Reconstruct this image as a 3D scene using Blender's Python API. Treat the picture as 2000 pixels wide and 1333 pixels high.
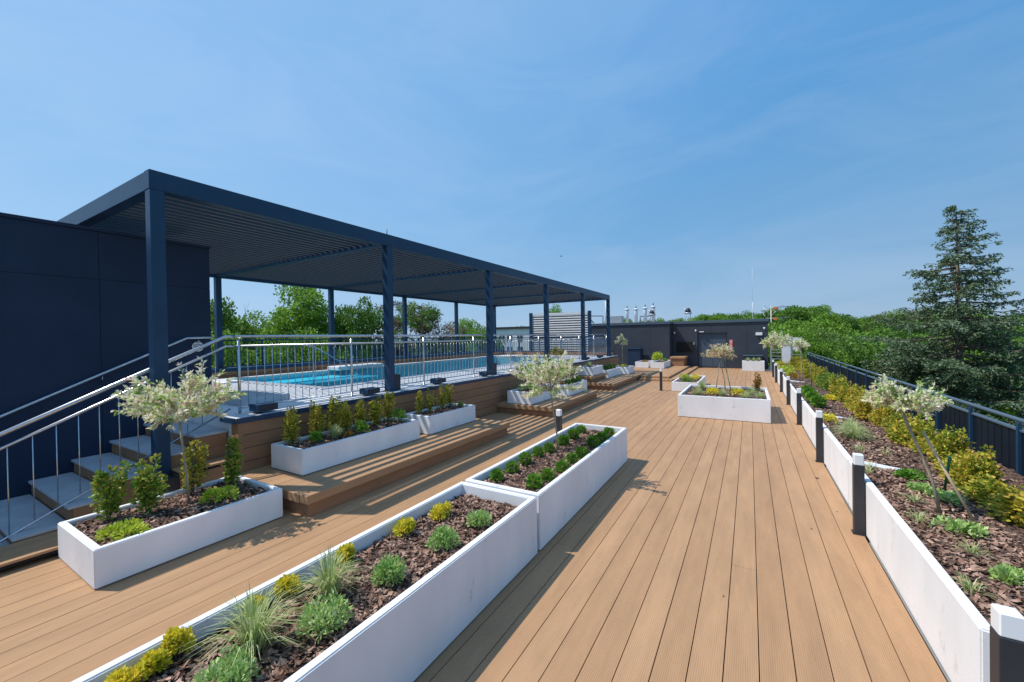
import bpy, bmesh, math, random
import numpy as np
from mathutils import Vector, Matrix, Euler
for o in list(bpy.data.objects): bpy.data.objects.remove(o)
SC = bpy.context.scene; COL = SC.collection
R = math.radians
# ------------------------------------------------------------------ camera, sky, sun, exposure
cam = bpy.data.cameras.new('camera'); camo = bpy.data.objects.new('camera', cam); COL.objects.link(camo)
YAW, PIT, ROL, FPX = .5334, -.0087, .0161, 785.9
cam.sensor_fit = 'HORIZONTAL'; cam.sensor_width = 36; cam.lens = 36*FPX/2000
cam.clip_start = .05; cam.clip_end = 6000
m = Matrix.Rotation(YAW, 3, 'Z') @ Matrix.Rotation(math.pi/2+PIT, 3, 'X') @ Matrix.Rotation(-ROL, 3, 'Z')
camo.location = (0, 0, 2.1); camo.rotation_euler = m.to_euler(); SC.camera = camo

SUNV = Vector((-.59, -.29, 1)).normalized()
elev = math.asin(SUNV.z); azim = math.atan2(SUNV.x, SUNV.y)
W = bpy.data.worlds.new('World'); SC.world = W; W.use_nodes = True
nt = W.node_tree; nt.nodes.clear()
wo = nt.nodes.new('ShaderNodeOutputWorld'); bg = nt.nodes.new('ShaderNodeBackground')
sky = nt.nodes.new('ShaderNodeTexSky'); sky.sky_type = 'NISHITA'; sky.sun_disc = False
sky.sun_elevation = elev; sky.sun_rotation = azim
sky.air_density = 1.25; sky.dust_density = .35; sky.ozone_density = 3.0; sky.altitude = 100
tc = nt.nodes.new('ShaderNodeTexCoord'); mp = nt.nodes.new('ShaderNodeMapping')
mp.inputs['Scale'].default_value = (1.2, 1.2, 4.5); mp.inputs['Rotation'].default_value = (.25, .5, .7)
nz = nt.nodes.new('ShaderNodeTexNoise'); nz.inputs['Scale'].default_value = 1.6; nz.inputs['Detail'].default_value = 9; nz.inputs['Roughness'].default_value = .62
nz.inputs['Distortion'].default_value = .6
cr = nt.nodes.new('ShaderNodeValToRGB'); cr.color_ramp.elements[0].position = .44; cr.color_ramp.elements[1].position = .8
cr.color_ramp.elements[0].color = (0, 0, 0, 1); cr.color_ramp.elements[1].color = (.13, .13, .13, 1)
mx = nt.nodes.new('ShaderNodeMixRGB'); mx.inputs['Color2'].default_value = (6.2, 6.8, 7.6, 1)
L = nt.links.new
L(tc.outputs['Generated'], mp.inputs['Vector']); L(mp.outputs['Vector'], nz.inputs['Vector']); L(nz.outputs['Fac'], cr.inputs['Fac'])
spz = nt.nodes.new('ShaderNodeSeparateXYZ'); L(tc.outputs['Generated'], spz.inputs[0])
gr = nt.nodes.new('ShaderNodeValToRGB'); ge = gr.color_ramp.elements; ge.new(.22); ge.new(.55)
for e, p, c in zip(ge, (0, .22, .55, 1), ((3.0, 4.65, 6.7), (1.6, 3.65, 6.3), (.7, 2.75, 5.9), (.42, 2.1, 5.2))): e.position = p; e.color = (*c, 1)
L(spz.outputs[2], gr.inputs['Fac'])
dt = nt.nodes.new('ShaderNodeVectorMath'); dt.operation = 'DOT_PRODUCT'; dt.inputs[1].default_value = tuple(SUNV); L(tc.outputs['Generated'], dt.inputs[0])
mr = nt.nodes.new('ShaderNodeMapRange'); mr.inputs[1].default_value = -.3; mr.inputs[2].default_value = .95; mr.inputs[3].default_value = .78; mr.inputs[4].default_value = 1.1; L(dt.outputs['Value'], mr.inputs[0])
vm = nt.nodes.new('ShaderNodeVectorMath'); vm.operation = 'SCALE'; L(gr.outputs['Color'], vm.inputs[0]); L(mr.outputs[0], vm.inputs['Scale'])
pl = nt.nodes.new('ShaderNodeMapRange'); pl.inputs[1].default_value = .1; pl.inputs[2].default_value = .95; pl.inputs[3].default_value = 0; pl.inputs[4].default_value = .55; L(dt.outputs['Value'], pl.inputs[0])
mp2 = nt.nodes.new('ShaderNodeMixRGB'); mp2.inputs['Color2'].default_value = (3.9, 5.45, 7.3, 1); L(pl.outputs[0], mp2.inputs['Fac']); L(vm.outputs[0], mp2.inputs['Color1'])
ms = nt.nodes.new('ShaderNodeMixRGB'); ms.inputs['Fac'].default_value = .92; L(sky.outputs['Color'], ms.inputs['Color1']); L(mp2.outputs['Color'], ms.inputs['Color2'])
L(cr.outputs['Color'], mx.inputs['Fac']); L(ms.outputs['Color'], mx.inputs['Color1']); L(mx.outputs['Color'], bg.inputs['Color'])
bg.inputs['Strength'].default_value = .1; L(bg.outputs['Background'], wo.inputs['Surface'])
sun = bpy.data.lights.new('sun', 'SUN'); sun.energy = 3.4; sun.angle = R(.5); sun.color = (1, .95, .87)
suno = bpy.data.objects.new('sun', sun); COL.objects.link(suno); suno.rotation_euler = SUNV.to_track_quat('Z', 'Y').to_euler()
SC.view_settings.view_transform = 'Standard'; SC.view_settings.look = 'None'; SC.view_settings.gamma = 1
SC.view_settings.exposure = .4
SC.render.engine = 'CYCLES'
SC.cycles.max_bounces = 8; SC.cycles.transparent_max_bounces = 12

# ------------------------------------------------------------------ materials
def mat(name, col, rough=.6, metal=0, spec=.5, noise=None, col2=None, nscale=(1, 1, 1), bump=0, bscale=40, island=0, trans=0, lo=.35, hi=.65, detail=6):
    m = bpy.data.materials.new(name); m.use_nodes = True; n = m.node_tree; P = n.nodes['Principled BSDF']
    P.inputs['Roughness'].default_value = rough; P.inputs['Metallic'].default_value = metal; P.inputs['Specular IOR Level'].default_value = spec
    P.inputs['Base Color'].default_value = (*col, 1)
    out = None
    geo = n.nodes.new('ShaderNodeNewGeometry')
    if noise:
        mp = n.nodes.new('ShaderNodeMapping'); mp.inputs['Scale'].default_value = nscale
        nz = n.nodes.new('ShaderNodeTexNoise'); nz.inputs['Scale'].default_value = noise; nz.inputs['Detail'].default_value = detail
        rp = n.nodes.new('ShaderNodeValToRGB'); rp.color_ramp.elements[0].position = lo; rp.color_ramp.elements[1].position = hi
        rp.color_ramp.elements[0].color = (*col, 1); rp.color_ramp.elements[1].color = (*(col2 or col), 1)
        n.links.new(geo.outputs['Position'], mp.inputs['Vector']); n.links.new(mp.outputs['Vector'], nz.inputs['Vector']); n.links.new(nz.outputs['Fac'], rp.inputs['Fac'])
        out = rp.outputs['Color']
    if island:
        rp2 = n.nodes.new('ShaderNodeValToRGB'); rp2.color_ramp.elements[0].color = (1-island,)*3+(1,); rp2.color_ramp.elements[1].color = (1+island,)*3+(1,)
        n.links.new(geo.outputs['Random Per Island'], rp2.inputs['Fac'])
        ml = n.nodes.new('ShaderNodeMixRGB'); ml.blend_type = 'MULTIPLY'; ml.inputs['Fac'].default_value = 1
        if out: n.links.new(out, ml.inputs['Color1'])
        else: ml.inputs['Color1'].default_value = (*col, 1)
        n.links.new(rp2.outputs['Color'], ml.inputs['Color2']); out = ml.outputs['Color']
    if out: n.links.new(out, P.inputs['Base Color'])
    if bump:
        nb = n.nodes.new('ShaderNodeTexNoise'); nb.inputs['Scale'].default_value = bscale; nb.inputs['Detail'].default_value = 5
        n.links.new(geo.outputs['Position'], nb.inputs['Vector'])
        bm = n.nodes.new('ShaderNodeBump'); bm.inputs['Strength'].default_value = bump; bm.inputs['Distance'].default_value = .01
        n.links.new(nb.outputs['Fac'], bm.inputs['Height']); n.links.new(bm.outputs['Normal'], P.inputs['Normal'])
    if trans:
        tr = n.nodes.new('ShaderNodeBsdfTranslucent'); ms = n.nodes.new('ShaderNodeMixShader'); ms.inputs['Fac'].default_value = trans
        if out: n.links.new(out, tr.inputs['Color'])
        else: tr.inputs['Color'].default_value = (*col, 1)
        n.links.new(P.outputs['BSDF'], ms.inputs[1]); n.links.new(tr.outputs['BSDF'], ms.inputs[2]); n.links.new(ms.outputs['Shader'], n.nodes['Material Output'].inputs['Surface'])
    return m

def leafmat(name, cols, rough=.5, trans=.3, spec=.3, nz=1.2):
    """each leaf takes one of the given colours, drifting over the plant"""
    m = bpy.data.materials.new(name); m.use_nodes = True; n = m.node_tree; P = n.nodes['Principled BSDF']
    P.inputs['Roughness'].default_value = rough; P.inputs['Specular IOR Level'].default_value = spec
    geo = n.nodes.new('ShaderNodeNewGeometry'); rp = n.nodes.new('ShaderNodeValToRGB')
    el = rp.color_ramp.elements
    for i in range(len(cols)-2): el.new(.5)
    for i, c in enumerate(cols): el[i].position = i/(len(cols)-1); el[i].color = (*c, 1)
    no = n.nodes.new('ShaderNodeTexNoise'); no.inputs['Scale'].default_value = nz; no.inputs['Detail'].default_value = 3
    n.links.new(geo.outputs['Position'], no.inputs['Vector'])
    ad = n.nodes.new('ShaderNodeMath'); ad.operation = 'MULTIPLY_ADD'; ad.inputs[1].default_value = 1.3; ad.inputs[2].default_value = -.65
    n.links.new(no.outputs['Fac'], ad.inputs[0])
    a2 = n.nodes.new('ShaderNodeMath'); a2.operation = 'ADD'; a2.use_clamp = True
    n.links.new(ad.outputs[0], a2.inputs[0]); n.links.new(geo.outputs['Random Per Island'], a2.inputs[1])
    n.links.new(a2.outputs[0], rp.inputs['Fac']); n.links.new(rp.outputs['Color'], P.inputs['Base Color'])
    tr = n.nodes.new('ShaderNodeBsdfTranslucent'); ms = n.nodes.new('ShaderNodeMixShader'); ms.inputs['Fac'].default_value = trans
    n.links.new(rp.outputs['Color'], tr.inputs['Color']); n.links.new(P.outputs['BSDF'], ms.inputs[1]); n.links.new(tr.outputs['BSDF'], ms.inputs[2])
    n.links.new(ms.outputs['Shader'], n.nodes['Material Output'].inputs['Surface'])
    return m

def wood(name, axis=0, pitch=.1935, off=0., ca=(.415, .238, .123), cb=(.455, .268, .142), rib=.0125):
    """brown composite boards: a tint for each board, fine ribs along it, faint blotches"""
    m = bpy.data.materials.new(name); m.use_nodes = True; n = m.node_tree; P = n.nodes['Principled BSDF']
    P.inputs['Roughness'].default_value = .62; P.inputs['Specular IOR Level'].default_value = .3
    geo = n.nodes.new('ShaderNodeNewGeometry'); sp = n.nodes.new('ShaderNodeSeparateXYZ'); n.links.new(geo.outputs['Position'], sp.inputs[0])
    # tint per board = random per island
    rp = n.nodes.new('ShaderNodeValToRGB'); rp.color_ramp.elements[0].color = (*ca, 1); rp.color_ramp.elements[1].color = (*cb, 1)
    n.links.new(geo.outputs['Random Per Island'], rp.inputs['Fac'])
    mp = n.nodes.new('ShaderNodeMapping'); sc = [3, 3, 3]; sc[1 if axis != 1 else 0] = .5; mp.inputs['Scale'].default_value = sc
    nz = n.nodes.new('ShaderNodeTexNoise'); nz.inputs['Scale'].default_value = 2.2; nz.inputs['Detail'].default_value = 8; nz.inputs['Roughness'].default_value = .65
    n.links.new(geo.outputs['Position'], mp.inputs['Vector']); n.links.new(mp.outputs['Vector'], nz.inputs['Vector'])
    r2 = n.nodes.new('ShaderNodeValToRGB'); r2.color_ramp.elements[0].position = .3; r2.color_ramp.elements[1].position = .7
    r2.color_ramp.elements[0].color = (.82, .82, .83, 1); r2.color_ramp.elements[1].color = (1.1, 1.1, 1.1, 1)
    n.links.new(nz.outputs['Fac'], r2.inputs['Fac'])
    ml = n.nodes.new('ShaderNodeMixRGB'); ml.blend_type = 'MULTIPLY'; ml.inputs['Fac'].default_value = 1
    n.links.new(rp.outputs['Color'], ml.inputs['Color1']); n.links.new(r2.outputs['Color'], ml.inputs['Color2'])
    wv = n.nodes.new('ShaderNodeMath'); wv.operation = 'MULTIPLY'; wv.inputs[1].default_value = 2*math.pi/rib
    n.links.new(sp.outputs[axis], wv.inputs[0])
    sn = n.nodes.new('ShaderNodeMath'); sn.operation = 'SINE'; n.links.new(wv.outputs[0], sn.inputs[0])
    r3 = n.nodes.new('ShaderNodeMapRange'); r3.inputs[1].default_value = -1; r3.inputs[2].default_value = 1; r3.inputs[3].default_value = .9; r3.inputs[4].default_value = 1.04
    n.links.new(sn.outputs[0], r3.inputs[0])
    m2 = n.nodes.new('ShaderNodeMixRGB'); m2.blend_type = 'MULTIPLY'; m2.inputs['Fac'].default_value = 1
    n.links.new(ml.outputs['Color'], m2.inputs['Color1']); n.links.new(r3.outputs[0], m2.inputs['Color2'])
    n.links.new(m2.outputs['Color'], P.inputs['Base Color'])
    bp = n.nodes.new('ShaderNodeBump'); bp.inputs['Strength'].default_value = .35; bp.inputs['Distance'].default_value = .0012
    n.links.new(sn.outputs[0], bp.inputs['Height']); n.links.new(bp.outputs['Normal'], P.inputs['Normal'])
    return m

M = {}
M['deck'] = wood('deck_boards', 0)
M['clad'] = wood('clad_boards', 2, ca=(.30, .15, .078), cb=(.36, .19, .10))
M['navy'] = mat('navy_powder_coat', (.011, .044, .098), .42, 0, .35, noise=3, col2=(.014, .052, .112), bump=.05, bscale=300)
M['louvre'] = mat('louvre_blade', (.022, .065, .10), .45, 0, .35, noise=6, col2=(.028, .08, .12))
M['louvre_lit_edge'] = mat('louvre_lit_edge', (.19, .15, .14), .5, 0, .4)  # lighter colour paints the light caught along the blades' bottom edges
M['fence'] = mat('fence_sheet', (.007, .012, .022), .5, 0, .2, noise=2, col2=(.010, .016, .028))
M['wallnavy'] = mat('navy_render_panel', (.010, .024, .056), .6, 0, .3, noise=1.1, col2=(.015, .032, .070), bump=.1, bscale=120)
M['grey'] = mat('grey_cladding', (.042, .050, .066), .55, 0, .3, noise=1.2, col2=(.052, .06, .078), bump=.08, bscale=90)
M['door'] = mat('door_blue_grey', (.058, .085, .12), .45, 0, .4, noise=2, col2=(.066, .094, .13))
M['cap'] = mat('parapet_cap', (.07, .105, .14), .4, 0, .5, noise=2, col2=(.08, .12, .155))
M['dark'] = mat('dark_charcoal', (.028, .029, .036), .5, 0, .4, noise=8, col2=(.034, .035, .042))
M['black'] = mat('gap_black', (.008, .008, .009), .9)
M['steel'] = mat('brushed_steel', (.62, .63, .65), .27, 1, .5, noise=30, col2=(.55, .56, .58), nscale=(1, 1, .1))
M['galv'] = mat('galvanised', (.5, .52, .54), .45, .7, .5, noise=14, col2=(.38, .4, .42))
M['white'] = mat('white_paint', (.72, .73, .76), .5, noise=7, col2=(.66, .67, .71))
M['lens'] = mat('opal_lens', (.8, .83, .86), .3, 0, .5)
M['tile'] = mat('terrace_tile', (.74, .735, .74), .7, noise=2.5, col2=(.82, .81, .81), bump=.1, bscale=60)
M['tread'] = mat('tread_stone', (.42, .44, .47), .7, noise=5, col2=(.5, .52, .55), bump=.1, bscale=80)
M['coping'] = mat('stone_coping', (.6, .6, .62), .6, noise=5, col2=(.68, .68, .7))
M['basin'] = mat('pool_liner', (.10, .62, .76), .5, noise=1.5, col2=(.16, .70, .82))
M['soil'] = mat('mulch_bed', (.06, .036, .026), .95, noise=30, col2=(.13, .08, .06), bump=.9, bscale=60)
M['chip'] = mat('bark_chip', (.15, .08, .055), .85, 0, .2, noise=14, col2=(.33, .215, .165), island=.85, bump=.3, bscale=120)
M['bark'] = mat('tree_bark', (.11, .08, .06), .9, noise=12, col2=(.2, .16, .12), nscale=(1, 1, .2), bump=.6, bscale=30)
M['palebark'] = mat('pale_bark', (.3, .25, .17), .85, noise=25, col2=(.42, .36, .26), nscale=(1, 1, .2), bump=.4, bscale=120)
M['redbark'] = mat('red_bark', (.24, .12, .07), .9, noise=8, col2=(.3, .2, .14), nscale=(1, 1, .3), bump=.5, bscale=25)
M['stake'] = mat('stake_wood', (.5, .38, .24), .8, noise=20, col2=(.6, .47, .3), nscale=(1, 1, .2))
M['greenstake'] = mat('green_stake', (.02, .13, .06), .5)
M['roof'] = mat('roof_membrane', (.25, .26, .27), .9, noise=1, col2=(.33, .34, .35))
M['ground'] = mat('ground_cover', (.035, .075, .02), 1, noise=.15, col2=(.07, .12, .035), bump=.5, bscale=2)
M['glass'] = mat('window_glass', (.03, .04, .05), .08, 0, .8)
M['cream'] = mat('white_facade', (.7, .69, .7), .8, noise=.5, col2=(.78, .77, .78))
M['red'] = mat('red_sign', (.6, .06, .05), .5); M['pink'] = mat('pink_sign', (.62, .22, .24), .5); M['orange'] = mat('orange_plastic', (.75, .22, .05), .5)
M['brownseed'] = mat('dry_leaf', (.12, .06, .03), .9)
M['birdm'] = mat('bird_feather', (.02, .02, .022), .8)
M['slat'] = mat('pale_slat', (.86, .84, .84), .5, noise=6, col2=(.9, .88, .88))

def planter_mat():
    m = mat('white_planter_concrete', (.74, .745, .76), .75, 0, .25, noise=2.2, col2=(.84, .84, .85), nscale=(1, 1, .45), bump=.12, bscale=70, detail=10)
    n = m.node_tree; P = n.nodes['Principled BSDF']; src = P.inputs['Base Color'].links[0].from_socket
    geo = n.nodes.new('ShaderNodeNewGeometry'); mp = n.nodes.new('ShaderNodeMapping'); mp.inputs['Scale'].default_value = (1, 1, .5)
    nz = n.nodes.new('ShaderNodeTexNoise'); nz.inputs['Scale'].default_value = 4.5; nz.inputs['Detail'].default_value = 12; nz.inputs['Roughness'].default_value = .72
    rp = n.nodes.new('ShaderNodeValToRGB'); rp.color_ramp.elements[0].position = .60; rp.color_ramp.elements[1].position = .74
    rp.color_ramp.elements[0].color = (0, 0, 0, 1); rp.color_ramp.elements[1].color = (.75, .75, .75, 1)
    mx = n.nodes.new('ShaderNodeMixRGB'); mx.inputs['Color2'].default_value = (.3, .3, .36, 1)
    n.links.new(geo.outputs['Position'], mp.inputs['Vector']); n.links.new(mp.outputs['Vector'], nz.inputs['Vector']); n.links.new(nz.outputs['Fac'], rp.inputs['Fac'])
    n.links.new(rp.outputs['Color'], mx.inputs['Fac']); n.links.new(src, mx.inputs['Color1']); n.links.new(mx.outputs['Color'], P.inputs['Base Color'])
    return m
M['planter'] = planter_mat()

def water_mat():
    m = bpy.data.materials.new('pool_water'); m.use_nodes = True; n = m.node_tree; n.nodes.clear()
    o = n.nodes.new('ShaderNodeOutputMaterial'); t = n.nodes.new('ShaderNodeBsdfTransparent'); t.inputs['Color'].default_value = (.55, .88, .95, 1)
    g = n.nodes.new('ShaderNodeBsdfGlossy'); g.inputs['Roughness'].default_value = .03; g.inputs['Color'].default_value = (.9, .95, 1, 1)
    f = n.nodes.new('ShaderNodeFresnel'); f.inputs['IOR'].default_value = 1.33
    mx = n.nodes.new('ShaderNodeMixShader'); geo = n.nodes.new('ShaderNodeNewGeometry'); w = n.nodes.new('ShaderNodeTexNoise'); w.inputs['Scale'].default_value = 2.6; w.inputs['Detail'].default_value = 4
    b = n.nodes.new('ShaderNodeBump'); b.inputs['Strength'].default_value = .35; b.inputs['Distance'].default_value = .06
    n.links.new(geo.outputs['Position'], w.inputs['Vector']); n.links.new(w.outputs['Fac'], b.inputs['Height'])
    n.links.new(b.outputs['Normal'], g.inputs['Normal']); n.links.new(b.outputs['Normal'], f.inputs['Normal'])
    mu = n.nodes.new('ShaderNodeMath'); mu.operation = 'MULTIPLY'; mu.inputs[1].default_value = .32
    n.links.new(f.outputs[0], mu.inputs[0]); n.links.new(mu.outputs[0], mx.inputs[0]); n.links.new(t.outputs[0], mx.inputs[1]); n.links.new(g.outputs[0], mx.inputs[2]); n.links.new(mx.outputs[0], o.inputs['Surface'])
    return m
M['water'] = water_mat()
# foliage
M['oak'] = leafmat('leaf_bright', [(.09, .19, .018), (.18, .34, .035), (.30, .48, .07)], trans=.45, nz=.35)
M['oak2'] = leafmat('leaf_deep', [(.05, .13, .02), (.11, .23, .032), (.20, .34, .05)], trans=.4, nz=.35)
M['oak3'] = leafmat('leaf_olive', [(.09, .16, .035), (.16, .25, .055), (.24, .31, .09)], trans=.4, nz=.35)
M['pine'] = leafmat('leaf_brownpine', [(.07, .09, .03), (.15, .13, .07), (.24, .19, .13)], trans=.2, nz=.6)
M['fir'] = leafmat('leaf_fir', [(.05, .092, .034), (.11, .17, .075), (.23, .31, .20)], trans=.2, nz=.7)
M['will'] = leafmat('leaf_willow', [(.26, .42, .07), (.55, .68, .24), (.90, .90, .66), (.95, .88, .76), (.86, .64, .55)], trans=.4, nz=5)
M['willp'] = leafmat('leaf_willow_pink', [(.30, .36, .10), (.60, .52, .28), (.88, .74, .56), (.86, .62, .50)], trans=.35, nz=5)
M['euon'] = leafmat('leaf_euonymus', [(.06, .16, .018), (.17, .32, .04), (.38, .48, .06), (.46, .36, .07)], trans=.35, nz=7)
M['euony'] = leafmat('leaf_euonymus_gold', [(.12, .20, .02), (.34, .38, .045), (.62, .52, .07), (.60, .40, .09)], trans=.35, nz=7)
M['hedge'] = leafmat('leaf_hedge_gold', [(.11, .20, .02), (.32, .38, .04), (.66, .56, .065), (.64, .42, .08)], trans=.35, nz=3)
M['hedgeg'] = leafmat('leaf_hedge_green', [(.09, .2, .03), (.2, .32, .05), (.38, .42, .06)], trans=.35, nz=3)
M['yellow'] = leafmat('leaf_yellow', [(.36, .44, .03), (.86, .74, .06), (.95, .76, .10)], trans=.3, nz=6)
M['lime'] = leafmat('leaf_lime', [(.28, .42, .03), (.52, .62, .06), (.68, .70, .1)], trans=.3, nz=6)
M['hebe'] = leafmat('leaf_hebe', [(.22, .40, .09), (.42, .58, .18), (.62, .72, .34)], trans=.25, nz=6)
M['box'] = leafmat('leaf_box', [(.05, .16, .015), (.13, .30, .03), (.30, .48, .07)], trans=.3, nz=8)
M['grass'] = leafmat('leaf_grass', [(.28, .40, .10), (.48, .56, .22), (.70, .70, .42)], trans=.3, nz=8)
M['orangeleaf'] = leafmat('leaf_orange', [(.2, .18, .03), (.42, .25, .05), (.5, .24, .06)], trans=.3, nz=6)

# ------------------------------------------------------------------ helpers
def tag(o, label=None, cat=None, group=None, kind=None):
    if label: o['label'] = label
    if cat: o['category'] = cat
    if group: o['group'] = group
    if kind: o['kind'] = kind
    return o
def empty(name, loc=(0, 0, 0), rz=0, **k):
    o = bpy.data.objects.new(name, None); COL.objects.link(o); o.location = loc; o.rotation_euler = (0, 0, rz); o.empty_display_size = .1
    return tag(o, **k)
def copy_tree(o, parent=None):
    c = o.copy(); COL.objects.link(c)
    if parent: c.parent = parent
    for ch in list(o.children): copy_tree(ch, c)
    return c
class MB:
    def __init__(s): s.bm = bmesh.new(); s.mi = 0
    def box(s, x0, x1, y0, y1, z0, z1, bev=0, rot=None, piv=None):
        r = bmesh.ops.create_cube(s.bm, size=1); vs = r['verts']
        bmesh.ops.scale(s.bm, vec=(x1-x0, y1-y0, z1-z0), verts=vs)
        if bev:
            es = list({e for v in vs for e in v.link_edges})
            rb = bmesh.ops.bevel(s.bm, geom=es, offset=bev, segments=1, affect='EDGES'); vs = list({v for f in rb['faces'] for v in f.verts} | {v for v in vs if v.is_valid})
        M4 = Matrix.Translation(((x0+x1)/2, (y0+y1)/2, (z0+z1)/2))
        if rot: M4 = M4 @ Euler(rot).to_matrix().to_4x4()
        bmesh.ops.transform(s.bm, matrix=M4, verts=vs)
        for f in {f for v in vs for f in v.link_faces}: f.material_index = s.mi
        return s
    def tube(s, pts, rad, n=8, cap=True, smooth=True):
        pts = [Vector(p) for p in pts]
        rad = rad if isinstance(rad, (list, tuple)) else [rad]*len(pts)
        rings = []; up = Vector((0, 0, 1)); prev = None
        for i, p in enumerate(pts):
            d = (pts[min(i+1, len(pts)-1)]-pts[max(i-1, 0)]).normalized()
            a = prev if prev is not None else (up if abs(d.z) < .9 else Vector((1, 0, 0)))
            u = d.cross(a).normalized() if d.cross(a).length > 1e-4 else d.orthogonal().normalized(); v = d.cross(u).normalized(); prev = -v if False else a
            rings.append([s.bm.verts.new(p+(u*math.cos(t)+v*math.sin(t))*rad[i]) for t in [2*math.pi*k/n for k in range(n)]])
        for a, b in zip(rings, rings[1:]):
            for k in range(n):
                f = s.bm.faces.new((a[k], a[(k+1) % n], b[(k+1) % n], b[k])); f.smooth = smooth; f.material_index = s.mi
        if cap:
            for rg in (rings[0], rings[-1]):
                try: f = s.bm.faces.new(rg); f.material_index = s.mi
                except ValueError: pass
        return s
    def lathe(s, prof, n=16, c=(0, 0)):
        rings = [[s.bm.verts.new((c[0]+r*math.cos(2*math.pi*k/n), c[1]+r*math.sin(2*math.pi*k/n), z)) for k in range(n)] for r, z in prof]
        for a, b in zip(rings, rings[1:]):
            for k in range(n): f = s.bm.faces.new((a[k], a[(k+1) % n], b[(k+1) % n], b[k])); f.smooth = True; f.material_index = s.mi
        for rg in (rings[0], rings[-1]): s.bm.faces.new(rg)
        return s
    def poly(s, pts):
        f = s.bm.faces.new([s.bm.verts.new(p) for p in pts]); f.material_index = s.mi; return s
    def build(s, name, m, parent=None):
        bmesh.ops.recalc_face_normals(s.bm, faces=s.bm.faces)
        me = bpy.data.meshes.new(name); s.bm.to_mesh(me); s.bm.free()
        for x in (m if isinstance(m, (list, tuple)) else [m]): me.materials.append(x)
        o = bpy.data.objects.new(name, me); COL.objects.link(o)
        if parent: o.parent = parent
        return o
def struct(o): o['kind'] = 'structure'; return o

def quadmesh(name, V, m, parent=None, mi=None):
    """V: (N,4,3) array of separate leaf quads"""
    N = len(V); me = bpy.data.meshes.new(name)
    me.vertices.add(N*4); me.vertices.foreach_set('co', V.reshape(-1).astype(np.float32))
    me.loops.add(N*4); me.loops.foreach_set('vertex_index', np.arange(N*4, dtype=np.int32))
    me.polygons.add(N); me.polygons.foreach_set('loop_start', np.arange(0, N*4, 4, dtype=np.int32))
    me.update(calc_edges=True); me.validate()
    me.materials.append(m)
    o = bpy.data.objects.new(name, me); COL.objects.link(o)
    if parent: o.parent = parent
    return o
rng = np.random.default_rng(11)
def unit(a): return a/np.maximum(np.linalg.norm(a, axis=-1, keepdims=True), 1e-9)
def leafquads(P, D, L, Wd, fold=.0, jit=.3):
    """rhombic leaves at P pointing along D"""
    N = len(P); L = np.asarray(L)*(1+jit*rng.uniform(-1, 1, N)) ; D = unit(D)
    U = unit(np.cross(D, rng.normal(size=(N, 3)))); Lc = L[:, None]; w = Wd*Lc
    return np.stack([P, P+D*Lc*.5+U*w*.5, P+D*Lc, P+D*Lc*.5-U*w*.5], axis=1)
def sph(n):
    return unit(rng.normal(size=(n, 3)))

# ------------------------------------------------------------------ setting: deck and terrace
PITCH = .1935; X0 = 1.0
def boards(name, x0, x1, y0, y1, ztop, th=.03, pitch=PITCH, gap=.0065, axis='y', mt=None, parent=None, joints=True, off=None, seed=1):
    rd = random.Random(seed); mb = MB(); mb.mi = 0
    a0, a1 = (x0, x1) if axis == 'y' else (y0, y1); l0, l1 = (y0, y1) if axis == 'y' else (x0, x1)
    a = a1
    while a > a0+.012:
        b = max(a0, a-pitch); cuts = [l0]
        if joints:
            p = l0+rd.uniform(2, 16)
            while p < l1-.5: cuts.append(p); p += 16.0
        cuts.append(l1)
        for c0, c1 in zip(cuts, cuts[1:]):
            e0 = c0+(.0015 if c0 > l0 else 0); e1 = c1-(.0015 if c1 < l1 else 0)
            dz = rd.uniform(-.0006, .0006)
            if axis == 'y': mb.box(b+gap/2, a-gap/2, e0, e1, ztop-th, ztop+dz)
            else: mb.box(e0, e1, b+gap/2, a-gap/2, ztop-th, ztop+dz)
        a -= pitch
    mb.mi = 1; mb.box(x0+.004, x1-.004, y0+.004, y1-.004, ztop-th-.03, ztop-th-.006)
    return mb.build(name, [mt or M['deck'], M['black']], parent)
deck = struct(boards('deck', -6.3, 1.0, -2.2, 28.0, 0, seed=4))
ZD = 1.02
# ground far below, rising gently into a wooded hill on the right
def gz(x, y):
    d = math.hypot(max(x, 0), y); return -10+4*min(1, d/110)
mb = MB(); g = [-1800, -700, -300, -150, -80, -40, -15, 0, 15, 30, 50, 75, 105, 140, 200, 400, 900, 1800]
vs = [[mb.bm.verts.new((x, y, gz(x, y)-.3)) for y in g] for x in g]
for i in range(len(g)-1):
    for j in range(len(g)-1): mb.bm.faces.new((vs[i][j], vs[i+1][j], vs[i+1][j+1], vs[i][j+1]))
struct(mb.build('ground', M['ground']))
# building below the terrace
t = empty('terrace_building', (0, 0, -10), label='grey apartment block below, carrying the timber roof terrace', cat='building')
MB().box(-14.4, 2.72, -6, 30.5, .2, 9.9).build('wall', M['grey'], t)
MB().box(-14.6, 2.9, -6.2, 30.7, 9.9, 9.94).build('roof_slab', M['roof'], t)

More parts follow.
